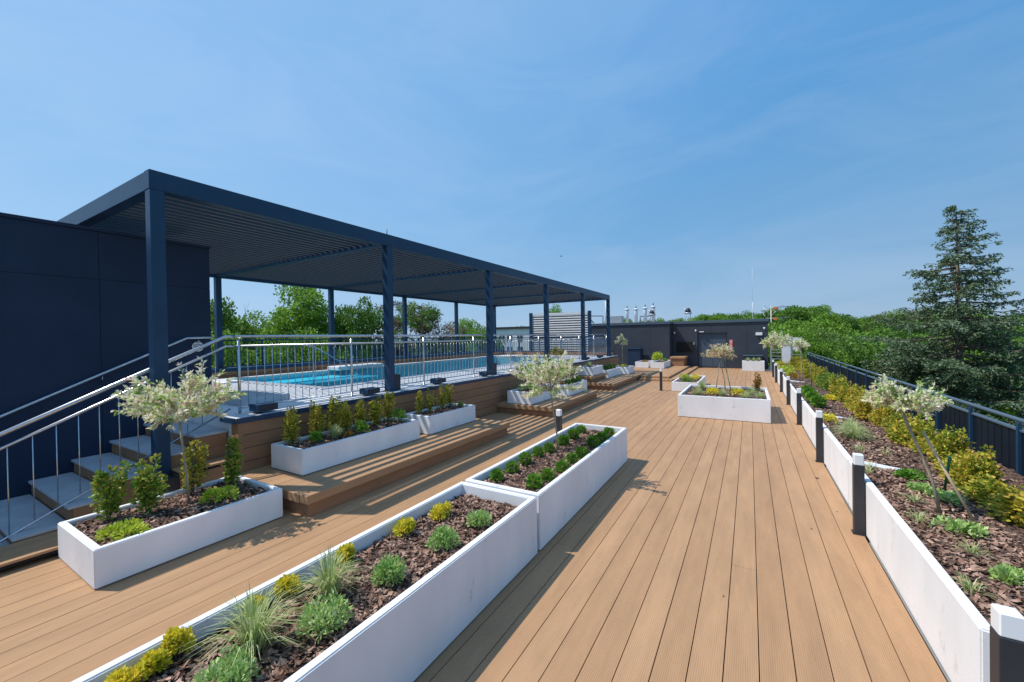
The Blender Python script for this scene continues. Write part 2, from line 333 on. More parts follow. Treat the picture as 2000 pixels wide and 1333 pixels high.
# terrace floor (light tiles) round the pool: four slabs, then the basin
PX0, PX1, PY0, PY1 = -13.0, -8.35, 5.75, 20.1
mb = MB()
for x0, x1, y0, y1 in ((-13.42, PX0, 3.41, 21.6), (PX1, -6.345, 2.885, 21.6), (PX0, PX1, 3.41, PY0), (PX0, PX1, PY1, 21.6), (-8.17, PX1, 2.885, 3.41)):
    if x0 > x1: x0, x1 = x1, x0
    mb.box(x0, x1, y0, y1, .72, ZD)
struct(mb.build('terrace_floor', M['tile']))
mb = MB()
mb.box(PX0-.3, PX0+.02, PY0-.3, PY1+.3, -.35, ZD-.02); mb.box(PX1-.02, PX1+.3, PY0-.3, PY1+.3, -.35, ZD-.02)
mb.box(PX0+.02, PX1-.02, PY0-.3, PY0+.02, -.35, ZD-.02); mb.box(PX0+.02, PX1-.02, PY1-.02, PY1+.3, -.35, ZD-.02); mb.box(PX0+.02, PX1-.02, PY0+.02, PY1-.02, -.4, -.3)
mb.box(PX0+.02, -10.9, PY0+.02, 9.6, -.3, .86)
struct(mb.build('pool_basin', M['basin']))
struct(MB().poly([(PX0, PY0, ZD-.045), (PX1, PY0, ZD-.045), (PX1, PY1, ZD-.045), (PX0, PY1, ZD-.045)]).build('pool_water', M['water']))
mb = MB(); e = .28
mb.box(PX0-e, PX0+.03, PY0-e, PY1+e, ZD-.05, ZD+.018, .004); mb.box(PX1-.03, PX1+e, PY0-e, PY1+e, ZD-.05, ZD+.018, .004)
mb.box(PX0+.03, PX1-.03, PY0-e, PY0+.03, ZD-.05, ZD+.018, .004); mb.box(PX0+.03, PX1-.03, PY1-.03, PY1+e, ZD-.05, ZD+.018, .004)
tag(mb.build('pool_coping', M['coping']), label='pale stone edging all around the blue swimming pool', cat='pool edging')
b = MB(); b.box(-13.0, -12.35, 9.0, 11.0, ZD+.018, ZD+.16, .02)
tag(b.build('overflow_block', M['white']), label='low white block on the far edge of the pool by the shallow shelf', cat='block')
b = MB(); b.box(-8.72, -7.35, 3.46, 4.32, ZD, ZD+.11, .006)
tag(b.build('stone_step', M['tread']), label='low grey stone step slab on the terrace just past the top of the stairs', cat='step')

# retaining wall clad in brown boards, with dark cap
t = empty('retaining_wall', (-6.14, 2.87, 0), label='long brown board-clad retaining wall holding up the pool terrace', cat='wall')
def cladding(x0, x1, y0, y1, z0, z1, parent, name='cladding', pitch=.19, seed=0, org=(0, 0, 0)):
    """boards running horizontally on every face, stacked from the top"""
    mb = MB(); z = z1; ox, oy, oz = org
    while z > z0+.01:
        b = max(z0, z-pitch); mb.mi = 0
        mb.box(x0-ox, x1-ox, y0-oy, y1-oy, b+.004-oz, z-.004-oz, .003); z -= pitch
    mb.mi = 1; mb.box(x0+.012-ox, x1-.012-ox, y0+.012-oy, y1-.012-oy, z0-oz, z1-.01-oz)
    return mb.build(name, [M['clad'], M['black']], parent)
O = (-6.14, 2.87, 0)
cladding(-6.34, -6.14, 2.87, 21.75, 0, ZD-.045, t, org=O)
MB().box(-.42, -.022, -.018, 18.9, ZD-.043, ZD+.008, .003).build('coping', M['coping'], t)
MB().box(-.02, .018, -.018, 18.9, ZD-.06, ZD+.012, .003).build('edge_trim', M['navy'], t)
MB().box(-.42, -.022, -.05, -.02, ZD-.06, ZD+.012, .003).build('end_trim', M['navy'], t)
MB().box(-.08, .006, -.006, .06, 0, ZD-.047).build('corner_trim', M['clad'], t)
# far parapet of the pool terrace
t = empty('far_parapet', (-13.42, 3.41, ZD), label='low brown upstand with dark cap along the far side and end of the pool', cat='wall')
cladding(-13.62, -13.42, 3.41, 21.8, ZD-.02, ZD+.2, t, org=(-13.42, 3.41, ZD), pitch=.11)
cladding(-13.42, -6.45, 21.6, 21.8, ZD-.02, ZD+.2, t, org=(-13.42, 3.41, ZD), pitch=.11)
MB().box(-.6, .0, 0, 18.4, .203, .3).box(0.003, 6.97, 18.2, 18.6, .203, .26).build('parapet_cap', M['navy'], t)
MB().box(-1.0, -.603, 0, 18.6, .1, .27).build('outer_ledge', M['white'], t)

# ------------------------------------------------------------------ dark wall and stairs
t = empty('stair_wall', (-8.17, 3.41, 0), label='tall dark navy wall beside the outdoor stairs at the left edge', cat='wall')
mb = MB(); mb.mi = 0
for y0, y1 in ((-8.4, -.4-3.0), (-3.396, -1.402), (-1.398, 0)):
    for z0, z1 in ((0, 3.042), (3.046, 3.74)): mb.box(-3.8, 0, y0, y1, z0, z1, .002)
mb.mi = 1; mb.box(-3.79, -.012, -8.39, -.012, .01, 3.73)
mb.build('wall_panel', [M['wallnavy'], M['black']], t)
MB().box(-3.83, .02, -8.42, .02, 3.743, 3.79).build('coping', M['wallnavy'], t)
t = empty('staircase', (-8.17, .9, 0), label='short flight of stairs with pale grey treads in the shade of the navy wall', cat='stairs')
SX0, SX1 = 0.003, 1.74
for i in range(7):
    z = .145+.175*(i-0) if i < 5 else .145+.175*i
    z = .145+.175*i-.0
    if z > .95: break
    y0 = .0+.391*i
    MB().box(SX0, SX1-.0, y0-.0, y0+.40, z-.03, z, .002).build('tread', M['tread'], t)
    MB().box(SX0, SX1-.03, y0+.025, y0+.36, max(0, z-.19), z-.032).build('riser', M['clad'], t)
mb = MB()
for i in range(5):
    z = .145+.175*i; y0 = .391*i+.04
    mb.box(SX1-.028, SX1-.006, y0, 1.95, max(.0, z-.205), z-.034)
mb.build('side_cladding', M['clad'], t)
MB().box(SX0, SX1, -2.0, .02, .0, .028).build('landing', M['tread'], t)
t = boards('timber_step', -6.43, -5.91, -2.2, 2.86, .1, th=.025, seed=9)
tag(t, 'low brown timber step running along the foot of the stairs', 'step')
mb = MB()
t = empty('timber_ledge', (-6.14, 2.2, .1), label='small brown timber box ledge at the corner of the stairs and wall', cat='ledge')
boards('boards', -.27, .02, 0, .66, .39, th=.025, parent=t, joints=False); cladding(-.26, .01, .01, .65, 0, .36, t, pitch=.19)

# wall handrail and lamp
t = empty('wall_handrail', (-8.1, 1, 0), label='single steel handrail fixed on the navy wall above the stairs', cat='handrail')
MB().tube([(0, -1.9, .72-.52), (0, .06, 1.206), (0, 2.03, 2.176), (0, 2.4, 2.19)], .021, 10).build('rail', M['steel'], t)
for y, z in ((-.4, .93), (1.0, 1.63), (2.2, 2.15)):
    MB().tube([(0, y, z), (0, y, z-.05), (-.07, y, z-.07)], .007, 6).build('bracket', M['steel'], t)
t = empty('round_wall_lamp', (-8.17, 3.2, 2.03), label='small round steel lamp with slotted grille on the end of the navy wall', cat='wall lamp')
b = MB().tube([(0, 0, 0), (.03, 0, 0)], .085, 20); b.build('bezel', M['steel'], t)
MB().tube([(.031, 0, 0), (.036, 0, 0)], .06, 16).build('lens', M['lens'], t)
b = MB(); [b.box(.037, .042, -.058, .058, z-.006, z+.006) for z in (-.03, 0, .03)]; b.build('grille', M['dark'], t)

# stair railing
def balusters(t, pts, r=.006): return [MB().tube([a, b], r, 6).build('baluster', M['steel'], t) for a, b in pts]
t = empty('stair_railing', (-6.6, 1, 0), label='steel stair railing with sloping double handrail beside the planter', cat='railing')
sl = (2.182-1.19)/(2.94-.862)      # slope
def zr(y): return 2.182+(y-2.94)*sl
y0 = -1.6
MB().tube([(0, y0-1, zr(y0)), (0, 1.94, 2.182), (0, 2.05, 2.182)], .024, 12).build('handrail', M['steel'], t)
MB().tube([(0, y0-1, zr(y0)-.147), (0, 1.94, 2.037), (0, 2.08, 2.037)], .016, 10).build('mid_rail', M['steel'], t)
MB().tube([(0, y0-1, zr(y0)-1.07), (0, 1.98, 1.112)], .013, 8).build('bottom_rail', M['steel'], t)
balusters(t, [((0, y-1, zr(y)-.147), (0, y-1, zr(y)-1.07)) for y in np.arange(-1.5, 2.9, .172)])
MB().tube([(0, y0-1, 0.03), (0, y0-1, zr(y0))], .02, 10).build('post', M['steel'], t)
# pool railing
t = empty('pool_railing', (-6.6, 3.11, ZD), label='long steel railing with thin uprights along the pool terrace edge', cat='railing')
RY = [3.11, 5.09, 7.08, 9.07, 11.08, 13.09, 15.1, 17.1, 19.08, 21.1]
MB().tube([(0, -.05, 1.162), (0, RY[-1]-3.11, 1.162)], .023, 12).build('handrail', M['steel'], t)
MB().tube([(0, -.03, 1.017), (0, RY[-1]-3.11, 1.017)], .015, 8).build('mid_rail', M['steel'], t)
MB().tube([(0, 0, .085), (0, RY[-1]-3.11, .085)], .012, 6).build('bottom_rail', M['steel'], t)
for y in RY:
    p = MB().tube([(0, y-3.11, 0), (0, y-3.11, 1.12)], .021, 10).build('post', M['steel'], t)
    MB().box(-.05, .05, y-3.11-.05, y-3.11+.05, .002, .012).build('foot_plate', M['steel'], p)
ys = [a+(b-a)*k/16-3.11 for a, b in zip(RY, RY[1:]) for k in range(1, 16)]
for y in ys[:98]: MB().tube([(0, y, .085), (0, y, 1.017)], .006, 6).build('baluster', M['steel'], t)
mb = MB(); [mb.tube([(0, y, .085), (0, y, 1.017)], .006, 5) for y in ys[98:]]
tag(mb.build('baluster', M['steel'], t), kind='stuff')
# dark boxes beside each post on the wall cap
ORD = ['first', 'second', 'third', 'fourth', 'fifth', 'sixth', 'seventh', 'eighth', 'ninth', 'tenth', 'eleventh', 'twelfth']
proto = None
for i, y in enumerate(RY[:9]):
    if proto is None:
        proto = empty('floodlight_box', (0, 0, 0)); MB().box(-.12, .12, 0, .3, .03, .135, .004).build('housing', M['navy'], proto)
        MB().box(.121, .126, .02, .28, .045, .12).build('cover', M['dark'], proto); MB().box(-.05, .05, .02, .09, 0, .03).build('foot', M['dark'], proto); o = proto
    else: o = copy_tree(proto)
    o.location = (-6.36, y+.07, ZD+.01)
    tag(o, 'low dark metal box on the wall cap, %s along from the stairs' % ORD[i], 'box', 'dark boxes along the terrace edge')

# ------------------------------------------------------------------ pergola
t = empty('pergola', (-6.475, 2.12, 0), label='big navy steel pergola with louvred roof over the pool terrace', cat='pergola')
PYS = [0, 3.8, 7.59, 11.38, 15.18, 18.98]
ZB, ZT = 4.03, 4.27
for i, y in enumerate(PYS):
    zb = .102 if i == 0 else ZD+.002
    xx = .09 if i == 0 else .0
    p = MB().box(-.075, .075, y-.075, y+.075, zb, ZB-.002, .004).build('post', M['navy'], t)
    if i == 0: MB().box(.08, .28, y-.1, y+.12, .103, .42, .004).build('base_box', M['dark'], p)
    else:
        MB().box(-.13, .13, y-.13, y+.13, ZD+.002, ZD+.016).build('base_plate', M['navy'], p)
        MB().box(-.1, .07, y+.08, y+.24, ZD+.012, ZD+.34, .004).build('base_box', M['dark'], p)
    y2 = y
    if i > 0:
        p = MB().box(-7.30, -7.15, y2-.075, y2+.075, 1.325, ZB-.002, .004).build('post', M['navy'], t)
        MB().box(-7.37, -7.08, y2-.13, y2+.13, 1.322, 1.345).build('base_plate', M['dark'], p)
MB().box(-.075, .075, -.08, 19.06, ZB, ZT, .005).build('long_beam', M['navy'], t)
MB().box(-7.3, -7.15, -.08, 19.06, ZB, ZT, .005).build('long_beam', M['navy'], t)
for i, y in enumerate(PYS):
    yy = y if i else .0
    MB().box(-7.148, -.077, yy-.075, yy+.075, ZB+(0 if i in (0, 5) else .03), ZT-.003-(0 if i in (0, 5) else .02), .004).build('cross_beam', M['navy'], t)
for b in range(5):
    ya, yb = PYS[b]+.08, PYS[b+1]-.08; mb = MB(); n = 35
    for k in range(n):
        x = -7.06+k*(6.79/(n-1)); hw, ht, ang = .06, .013, R(90)
        mb.mi = 0; mb.box(x-hw, x+hw, ya, yb, 4.19-ht, 4.19+ht, rot=(0, -ang, 0))
        dx, dz = -hw*math.cos(ang), -hw*math.sin(ang); mb.mi = 1; mb.box(x+dx-.017, x+dx+.017, ya, yb, 4.19+dz-.012, 4.19+dz-.002)  # added strip under the blade, its pale colour imitating a lit edge
    mb.build('louvre_panel', [M['louvre'], M['louvre_lit_edge']], t)
MB().tube([(0.0, 3.8, ZT), (0, 3.8, ZT+.12)], .008, 6).build('antenna_pin', M['dark'], t)

# ------------------------------------------------------------------ timber benches and platforms
def bench(x0, x1, y0, y1, z, label, grp='timber benches below the pool terrace', z0=0, seed=1, cat='bench', name='timber_bench'):
    t = empty(name, (x0, y0, z0), label=label, cat=cat)
    if grp: t['group'] = grp
    w, l, h = x1-x0, y1-y0, z-z0
    boards('seat_boards', .0, w-.16, .012, l-.012, h, th=.028, parent=t, seed=seed)
    MB().box(w-.158, w, 0, l, h-.105, h+.001, .006).build('front_nosing', M['deck'], t)
    MB().box(0, w-.16, -.012, .01, h-.105, h+.001, .004).build('end_nosing', M['deck'], t)
    MB().box(0, w-.16, l-.01, l+.012, h-.105, h+.001, .004).build('end_nosing', M['deck'], t)
    MB().box(0.0, w-.05, .04, l-.04, 0, h-.06, .003).build('fascia', M['clad'], t)
    return t
bench(-6.135, -4.49, 2.82, 7.46, .27, 'nearest long timber bench, carrying the row of leafy shrubs in white planters', seed=3)
bench(-6.135, -4.44, 9.5, 13.25, .26, 'middle timber bench, with striped sunlight on its end below two planters', seed=5)
bench(-6.135, -4.5, 15.2, 20.3, .26, 'farthest timber bench, reaching to the timber platform', seed=7)
bench(-6.135, -5.36, 15.3, 17.1, .5, 'short raised timber box on the back of the farthest bench', None, z0=.262, seed=8, cat='timber box', name='timber_box')
bench(-6.135, -3.2, 20.33, 27.0, .19, 'wide low timber platform in front of the grey rooftop building', None, seed=12, cat='platform', name='timber_platform')
bench(-4.47, -3.2, 19.55, 20.32, .19, 'front landing of the timber platform beside the farthest bench', None, seed=13, cat='platform', name='timber_platform')
bench(-4.47, -3.0, 19.15, 19.53, .09, 'low timber step in front of the platform landing', None, seed=14, cat='step', name='timber_step')
bench(-3.19, -2.8, 19.55, 27.9, .09, 'long low timber step along the right side of the platform', None, seed=15, cat='step', name='timber_step')
bench(-4.25, -3.4, 26.3, 27.9, .75, 'tall timber box step in the dark niche of the rooftop building', None, z0=.192, seed=16, cat='timber box', name='timber_box')

# ------------------------------------------------------------------ planters
def chips(n, x0, x1, y0, y1, z, s=.035):
    P = np.stack([rng.uniform(x0, x1, n), rng.uniform(y0, y1, n), z+rng.uniform(0, .018, n)], 1)
    a = rng.uniform(0, 2*math.pi, n); tilt = rng.normal(0, .38, (n, 2)); L = s*rng.uniform(.45, 1.7, n); Wd = L*rng.uniform(.3, .75, n)
    d = np.stack([np.cos(a), np.sin(a), tilt[:, 0]], 1); e = np.stack([-np.sin(a), np.cos(a), tilt[:, 1]], 1)
    q = np.stack([P-d*L[:, None]/2-e*Wd[:, None]*.5*rng.uniform(.4, 1, (n, 1)), P+d*L[:, None]/2-e*Wd[:, None]*.5*rng.uniform(.4, 1, (n, 1)),
                  P+d*L[:, None]/2*rng.uniform(.5, 1, (n, 1))+e*Wd[:, None]*.5, P-d*L[:, None]/2*rng.uniform(.5, 1, (n, 1))+e*Wd[:, None]*.5], 1)
    return q
def planter(x0, x1, y0, y1, z0, z1, label, group=None, nch=300, s=.035, fill=.09, wall=.06, cat='planter', low=False):
    t = empty('white_planter', (x0, y0, z0), label=label, cat=cat)
    if group: t['group'] = group
    w, l, h = x1-x0, y1-y0, z1-z0; bm = bmesh.new()
    o = [(0, 0), (w, 0), (w, l), (0, l)]; i = [(wall, wall), (w-wall, wall), (w-wall, l-wall), (wall, l-wall)]
    vb = [bm.verts.new((x, y, .012)) for x, y in o]; vt = [bm.verts.new((x, y, h)) for x, y in o]
    it = [bm.verts.new((x, y, h)) for x, y in i]; ib = [bm.verts.new((x, y, .05)) for x, y in i]
    for k in range(4):
        n = (k+1) % 4
        bm.faces.new((vb[k], vb[n], vt[n], vt[k])); bm.faces.new((vt[k], vt[n], it[n], it[k])); bm.faces.new((it[k], it[n], ib[n], ib[k]))
    bm.faces.new(vb); bm.faces.new(ib)
    if low:
        for v in (vt[1], vt[2], it[1], it[2]): v.co.z = h-.075
        w2 = w+.0
    es = [e for e in bm.edges if all(v in vt+it for v in e.verts) and not (e.verts[0] in vt) ^ (e.verts[1] in vt)] + [e for e in bm.edges if (e.verts[0] in vb) ^ (e.verts[1] in vb) and any(v in vt for v in e.verts)]
    bmesh.ops.bevel(bm, geom=es, offset=.008, segments=2, affect='EDGES')
    m = MB(); m.bm.free(); m.bm = bm; m.build('shell', M['planter'], t)
    MB().box(.03, w-.03, .03, l-.03, 0, .011).build('base', M['dark'], t)
    # soil sheet
    m = MB(); nx = max(2, int(w/.12)); ny = max(2, int(l/.12)); zz = h-fill
    vs = [[m.bm.verts.new((wall+.002+(w-2*wall-.004)*a/nx, wall+.002+(l-2*wall-.004)*b/ny, zz+rng.uniform(-.012, .012))) for b in range(ny+1)] for a in range(nx+1)]
    for a in range(nx):
        for b in range(ny): f = m.bm.faces.new((vs[a][b], vs[a+1][b], vs[a+1][b+1], vs[a][b+1])); f.smooth = True
    m.build('soil', M['soil'], t)
    if nch: tag(quadmesh('bark_mulch', chips(nch, wall+.02, w-wall-.02 if not low else w, wall+.02, l-wall-.02, zz+.006, s), M['chip'], t), kind='stuff')
    return t
GL = 'white planters standing free on the deck'; GB = 'white planters on the benches'; GR = 'row of white planters along the right edge'
planter(-5.90, -4.82, 1.11, 2.72, 0, .345, 'white planter at the foot of the stairs, with a willow and four upright shrubs', GL, 3600, .03, fill=.05)
planter(-2.70, -1.785, -1.2, 3.45, 0, .555, 'long white planter in the foreground, with ornamental grasses and yellow mounds', GL, 12000, .028, fill=.11)
planter(-2.70, -1.785, 3.50, 6.77, 0, .555, 'white planter planted with two rows of dark green box balls', GL, 5000, .028, fill=.09)
planter(-1.61, .41, 11.07, 13.54, 0, .555, 'big white planter standing free on the far deck, with grasses and a willow', GL, 2200, .04, fill=.07)
planter(-2.53, -1.62, 15.97, 18.9, 0, .345, 'low white planter behind the big one, near the timber platform', GL, 700, .04, fill=.05)
planter(-.376, .70, 26.16, 26.95, 0, .555, 'white planter full of grass against the far grey building, right of the door', GL, 100, .05, fill=.05)
planter(-5.97, -5.21, 3.21, 5.46, .272, .62, 'longer white planter on the nearest bench, full of golden green shrubs', GB, 1500, .035, fill=.05)
planter(-5.93, -5.24, 5.76, 7.24, .272, .62, 'shorter white planter on the nearest bench, with four thin shrubs', GB, 800, .035, fill=.05)
planter(-5.85, -5.1, 9.6, 11.35, .262, .61, 'nearer white planter on the middle bench, behind the willow crown', GB, 300, .04, fill=.05)
planter(-5.6, -4.8, 11.5, 13.15, .262, .61, 'farther white planter on the middle bench, with dark box balls', GB, 300, .04, fill=.05)
planter(-6.1, -5.45, 15.6, 16.9, .502, .85, 'white planter raised on the short timber box, with grass', GB, 100, .05, fill=.05)
planter(-5.97, -5.3, 17.2, 19.1, .262, .61, 'white planter on the farthest bench, with small dark balls', GB, 150, .05, fill=.05)
planter(-5.9, -4.95, 19.2, 20.25, .262, .61, 'last white planter at the end of the farthest bench', GB, 60, .05, fill=.05)
planter(-5.85, -5.1, 24.2, 26.0, .192, .54, 'white planter on the platform beside the navy wall, low yellowish plants', GB, 60, .05, fill=.05)
planter(-4.96, -4.21, 24.1, 26.9, .192, .54, 'white planter on the platform with a bushy yellow-green shrub', GB, 60, .05, fill=.05)
RB = [2.99, 6.25, 9.6, 12.8, 16.05, 19.3, 22.6, 24.6]
for i, (a, b) in enumerate(zip(RB, RB[1:])):
    planter(1.015, 1.735, a+.012, b-.012, 0, .555, 'white planter in the right-hand row beside the fence, %s from the camera' % ORD[i], GR, [6500, 3200, 1200, 500, 300, 200, 100][i], .03, fill=.055, low=True)
# bed between the row and the fence
t = empty('hedge_bed', (1.74, -1, 0), label='bark covered soil bed under the golden hedge by the fence', cat='planting bed')
MB().box(-.07, .82, 0, 27.2, 0, .492).build('soil', M['soil'], t)
tag(quadmesh('bark_mulch', chips(6000, -.07, .8, 3, 14, .497, .03), M['chip'], t), kind='stuff')

# ------------------------------------------------------------------ bollard lights
proto = None
def bollard(x, y, label, grp):
    global proto
    if proto is None:
        proto = empty('bollard_light', (0, 0, 0))
        MB().box(-.043, .043, -.043, .043, 0, .72, .003).build('post', M['dark'], proto)
        MB().box(-.041, .041, -.041, .041, .7205, .83, .006).build('lens', M['lens'], proto)
        MB().box(-.055, .055, -.055, .055, 0.001, .008).build('base_plate', M['dark'], proto); o = proto
    else: o = copy_tree(proto)
    o.location = (x, y, 0); tag(o, label, 'bollard light', grp)
for i, y in enumerate([2.69, 5.42, 8.15, 11.26, 14.25, 17.24, 20.48, 23.0]):
    bollard(.962 if i else .995, y, 'charcoal bollard light with white top against the right-hand planters, %s from the camera' % ORD[i], 'bollard lights along the right planters')
bollard(-2.88, 6.45, 'charcoal bollard light behind the slim willow trunk near the box-ball planter', 'bollard lights in the middle of the deck')
bollard(-2.9, 15.95, 'distant charcoal bollard light in front of the timber platform', 'bollard lights in the middle of the deck')

# ------------------------------------------------------------------ right fence
t = empty('metal_fence', (2.6, 1, 0), label='dark navy sheet metal fence with round top rail on the right', cat='fence')
mb = MB(); y = -3.0
while y < 25.2:
    mb.box(-.012, 0, y, y+.105, .3, .96); mb.box(-.008, .004, y+.105, y+.16, .3, .96); y += .16
mb.build('ribbed_panel', M['fence'], t)
MB().box(-.03, .03, -3, 25.3, .962, .985, .003).build('panel_cap', M['cap'], t)
MB().tube([(0, -3, 1.083), (0, 25.3, 1.083)], .024, 10).build('top_rail', M['cap'], t)
for y in np.arange(-2.2, 25.3, 1.13):
    MB().box(-.045, -.013, y-.02, y+.02, .2, 1.06, .002).build('post', M['navy'], t)

# fences round the pool terrace
t = empty('picket_fence', (-13.9, 3.6, 1.3), label='black metal picket fence behind the pool, below the trees', cat='fence')
mb = MB()
for y in np.arange(0, 18.3, .115): mb.box(-.008, .008, y-.008, y+.008, .03, .83)
mb.build('pickets', M['navy'], t)
MB().box(-.02, .02, 0, 18.3, .83, .87).build('top_rail', M['navy'], t); MB().box(-.015, .015, 0, 18.3, .02, .05).build('bottom_rail', M['navy'], t)
for y in np.arange(0, 18.4, 1.83): MB().box(-.025, .025, y-.025, y+.025, 0, .86).build('post', M['navy'], t)
t = empty('picket_fence', (-13.9, 21.95, 1.28), label='black metal picket fence across the far end of the pool', cat='fence')
mb = MB()
for x in np.arange(0, 7.3, .115): mb.box(x-.008, x+.008, -.008, .008, .03, .8)
mb.build('pickets', M['navy'], t)
MB().box(0, 7.3, -.02, .02, .8, .84).build('top_rail', M['navy'], t)
for x in np.arange(0, 7.4, 1.45): MB().box(x-.025, x+.025, -.025, .025, -.02, .83).build('post', M['navy'], t)

# slatted screen behind
t = empty('slatted_screen', (-11.75, 22.5, 1.0), math.atan2(.45, 3.6), label='tall screen of pale horizontal slats between navy posts behind the pool', cat='screen')
Lw = 3.5
for x in (-.2, Lw+.02): MB().box(x, x+.18, -.09, .09, -.2, 2.62, .004).build('post', M['navy'], t)
mb = MB()
for k in range(17):
    z = .12+k*.143; mb.box(-.0, Lw, -.05, -.02, z-.038, z+.038, rot=(R(-5), 0, 0))
mb.box(0, Lw, -.06, .06, 2.43, 2.57)
mb.build('slat_panel', M['slat'], t)
MB().box(0, Lw, .0, .02, 0, 2.43).build('backing', M['dark'], t)

# pool hand rail
t = empty('pool_handrail', (-9.2, 5.9, ZD), label='sloping steel handrail going down into the pool', cat='handrail')
MB().tube([(-.05, -.35, 1.02), (.0, .1, .95), (-1.2, 1.9, .35), (-2.1, 3.1, -.1)], .02, 10).build('rail', M['steel'], t)
MB().tube([(0, .1, -.4), (0, .1, .95)], .017, 8).build('post', M['steel'], t)

# ------------------------------------------------------------------ rooftop building at the far end
def rooftop(name, x0, x1, y0, y1, h, label, door=None):
    t = empty(name, (x0, y0, 0), label=label, cat='building')
    w, l = x1-x0, y1-y0; mb = MB(); mb.mi = 0; n = max(1, round(w/1.25)); pw = w/n
    if door:
        d0, d1, dh = door[0]-x0, door[1]-x0, door[2]
        for a, b in ((0, d0), (d1, w)):
            k = max(1, round((b-a)/1.25))
            for i in range(k): mb.box(a+(b-a)*i/k+.004, a+(b-a)*(i+1)/k-.004, 0, .03, .01, h, .003)
        mb.box(d0+.004, (d0+d1)/2-.004, 0, .03, dh, h, .003); mb.box((d0+d1)/2+.004, d1-.004, 0, .03, dh, h, .003)
    else:
        for i in range(n): mb.box(pw*i+.004, pw*(i+1)-.004, 0, .03, .01, h, .003)
    k = round(l/1.25)
    for i in range(k): mb.box(w-.03, w, .034+(l-.034)*i/k+.004, .034+(l-.034)*(i+1)/k-.004, .01, h, .003)
    mb.build('wall_cladding', M['grey'], t)
    MB().box(.01, w-.035, .04 if not door else .22, l, 0, h-.01).build('wall_core', M['dark'], t)
    MB().box(-.03, w+.05, -.06, l+.05, h+.002, h+.17, .006).build('parapet_cap', M['cap'], t)
    MB().box(.2, w-.2, .2, l-.2, h+.171, h+.176).build('roof_membrane', M['roof'], t)
    if door:
        d = MB().box(d0+.01, d1-.01, .13, .17, .02, dh-.01).box(d0+.06, (d0+d1)/2-.01, .115, .13, .08, dh-.08).box((d0+d1)/2+.01, d1-.06, .115, .13, .08, dh-.08).build('door', M['door'], t)
        MB().box((d0+d1)/2+.05, (d0+d1)/2+.08, .085, .105, .95, 1.2).build('handle', M['steel'], d)
        MB().box(d0-.0, d0+.035, .032, .2, 0, dh).box(d1-.035, d1, .032, .2, 0, dh).box(d0, d1, .032, .2, dh-.0, dh+.03).build('door_frame', M['dark'], t)
    return t
rooftop('rooftop_building', -4.35, .93, 28.0, 33.5, 2.80, 'dark grey rooftop building with a wide blue-grey double door', (-2.85, -1.19, 2.19))
rooftop('rooftop_building', -12.6, -4.36, 27.0, 33.4, 2.80, 'dark grey windowless block standing forward, left of the door')
def small(name, loc, boxes, label, cat, group=None):
    """boxes: list of (part name, material, (x0,x1,y0,y1,z0,z1))"""
    if len(boxes) == 1:
        o = MB().box(*boxes[0][2], .003).build(name, M[boxes[0][1]]); o.location = loc; return tag(o, label, cat, group)
    t = empty(name, loc, label=label, cat=cat)
    if group: t['group'] = group
    for nme, mm, bx in boxes: MB().box(*bx, .002).build(nme, M[mm], t)
    return t
def sign(name, loc, w, h, mbase, marks, label, cat):
    t = empty(name, loc, label=label, cat=cat)
    MB().box(-w/2, w/2, -.012, 0, 0, h).build('plate', M[mbase], t)
    mb = MB()
    for x0, x1, z0, z1 in marks: mb.box(x0*w, x1*w, -.0145, -.0125, z0*h, z1*h)
    mb.build('symbol', M['white'], t); return t
sign('fire_sign', (-.98, 27.995, 1.33), .2, .42, 'red', [(-.3, .3, .55, .62), (-.3, -.2, .62, .9), (.2, .3, .62, .9), (-.3, .3, .9, .95), (-.08, .08, .66, .86), (-.3, .3, .38, .44), (-.3, .3, .08, .14), (-.3, -.2, .14, .38), (.0, .14, .16, .34)], 'small upright red sign with white symbols to the right of the door', 'sign')
sign('warning_sign', (-3.55, 27.993, 1.22), .3, .26, 'pink', [(-.3, -.1, .25, .75), (.05, .3, .5, .7), (.05, .25, .25, .4)], 'small pink-red sign low on the wall in the dark niche left of the door', 'sign')
small('switch_box', (-3.1, 27.995, 1.45), [('cover', 'white', (-.07, .07, -.05, 0, 0, .16))], 'small white box on the wall between the pink sign and the door', 'switch box')
t = small('bulkhead_lamp', (.48, 27.995, 2.0), [('diffuser', 'lens', (-.17, .17, -.09, -.02, 0, .17)), ('base', 'dark', (-.18, .18, -.0195, 0, -.01, .18))], 'white rectangular wall lamp high on the right part of the grey building', 'wall lamp')
small('emergency_lamp', (-2.6, 27.995, 2.24), [('diffuser', 'lens', (-.13, .13, -.07, -.02, 0, .05)), ('base', 'dark', (-.14, .14, -.0195, 0, -.01, .06))], 'slim white lamp strip directly above the left corner of the door', 'wall lamp')
def dome(loc, label):
    t = empty('camera_dome', loc, label=label, cat='security camera')
    MB().tube([(0, 0, 0), (0, -.08, 0)], .035, 10).build('bracket', M['dark'], t)
    bm = MB(); bm.lathe([(.0005, -.09), (.03, -.08), (.05, -.05), (.055, -.01), (.05, .03), (.02, .05)], 12); o = bm.build('housing', M['white'], t); o.location = (0, -.11, 0); return t
dome((-2.93, 27.99, 2.36), 'small white camera just left of the door top'); dome((.75, 27.99, 2.42), 'small white camera near the right corner of the grey building')
dome((-4.2, 27.99, 2.25), 'white camera high in the dark niche, next to the block corner')
small('meter_box', (-4.05, 27.995, 1.0), [('cover', 'black', (0, .95, -.12, 0, 0, .62)), ('rim', 'dark', (-.01, .96, -.13, -.001, .622, .64))], 'black cabinet in the niche left of the door, behind the timber box', 'cabinet')
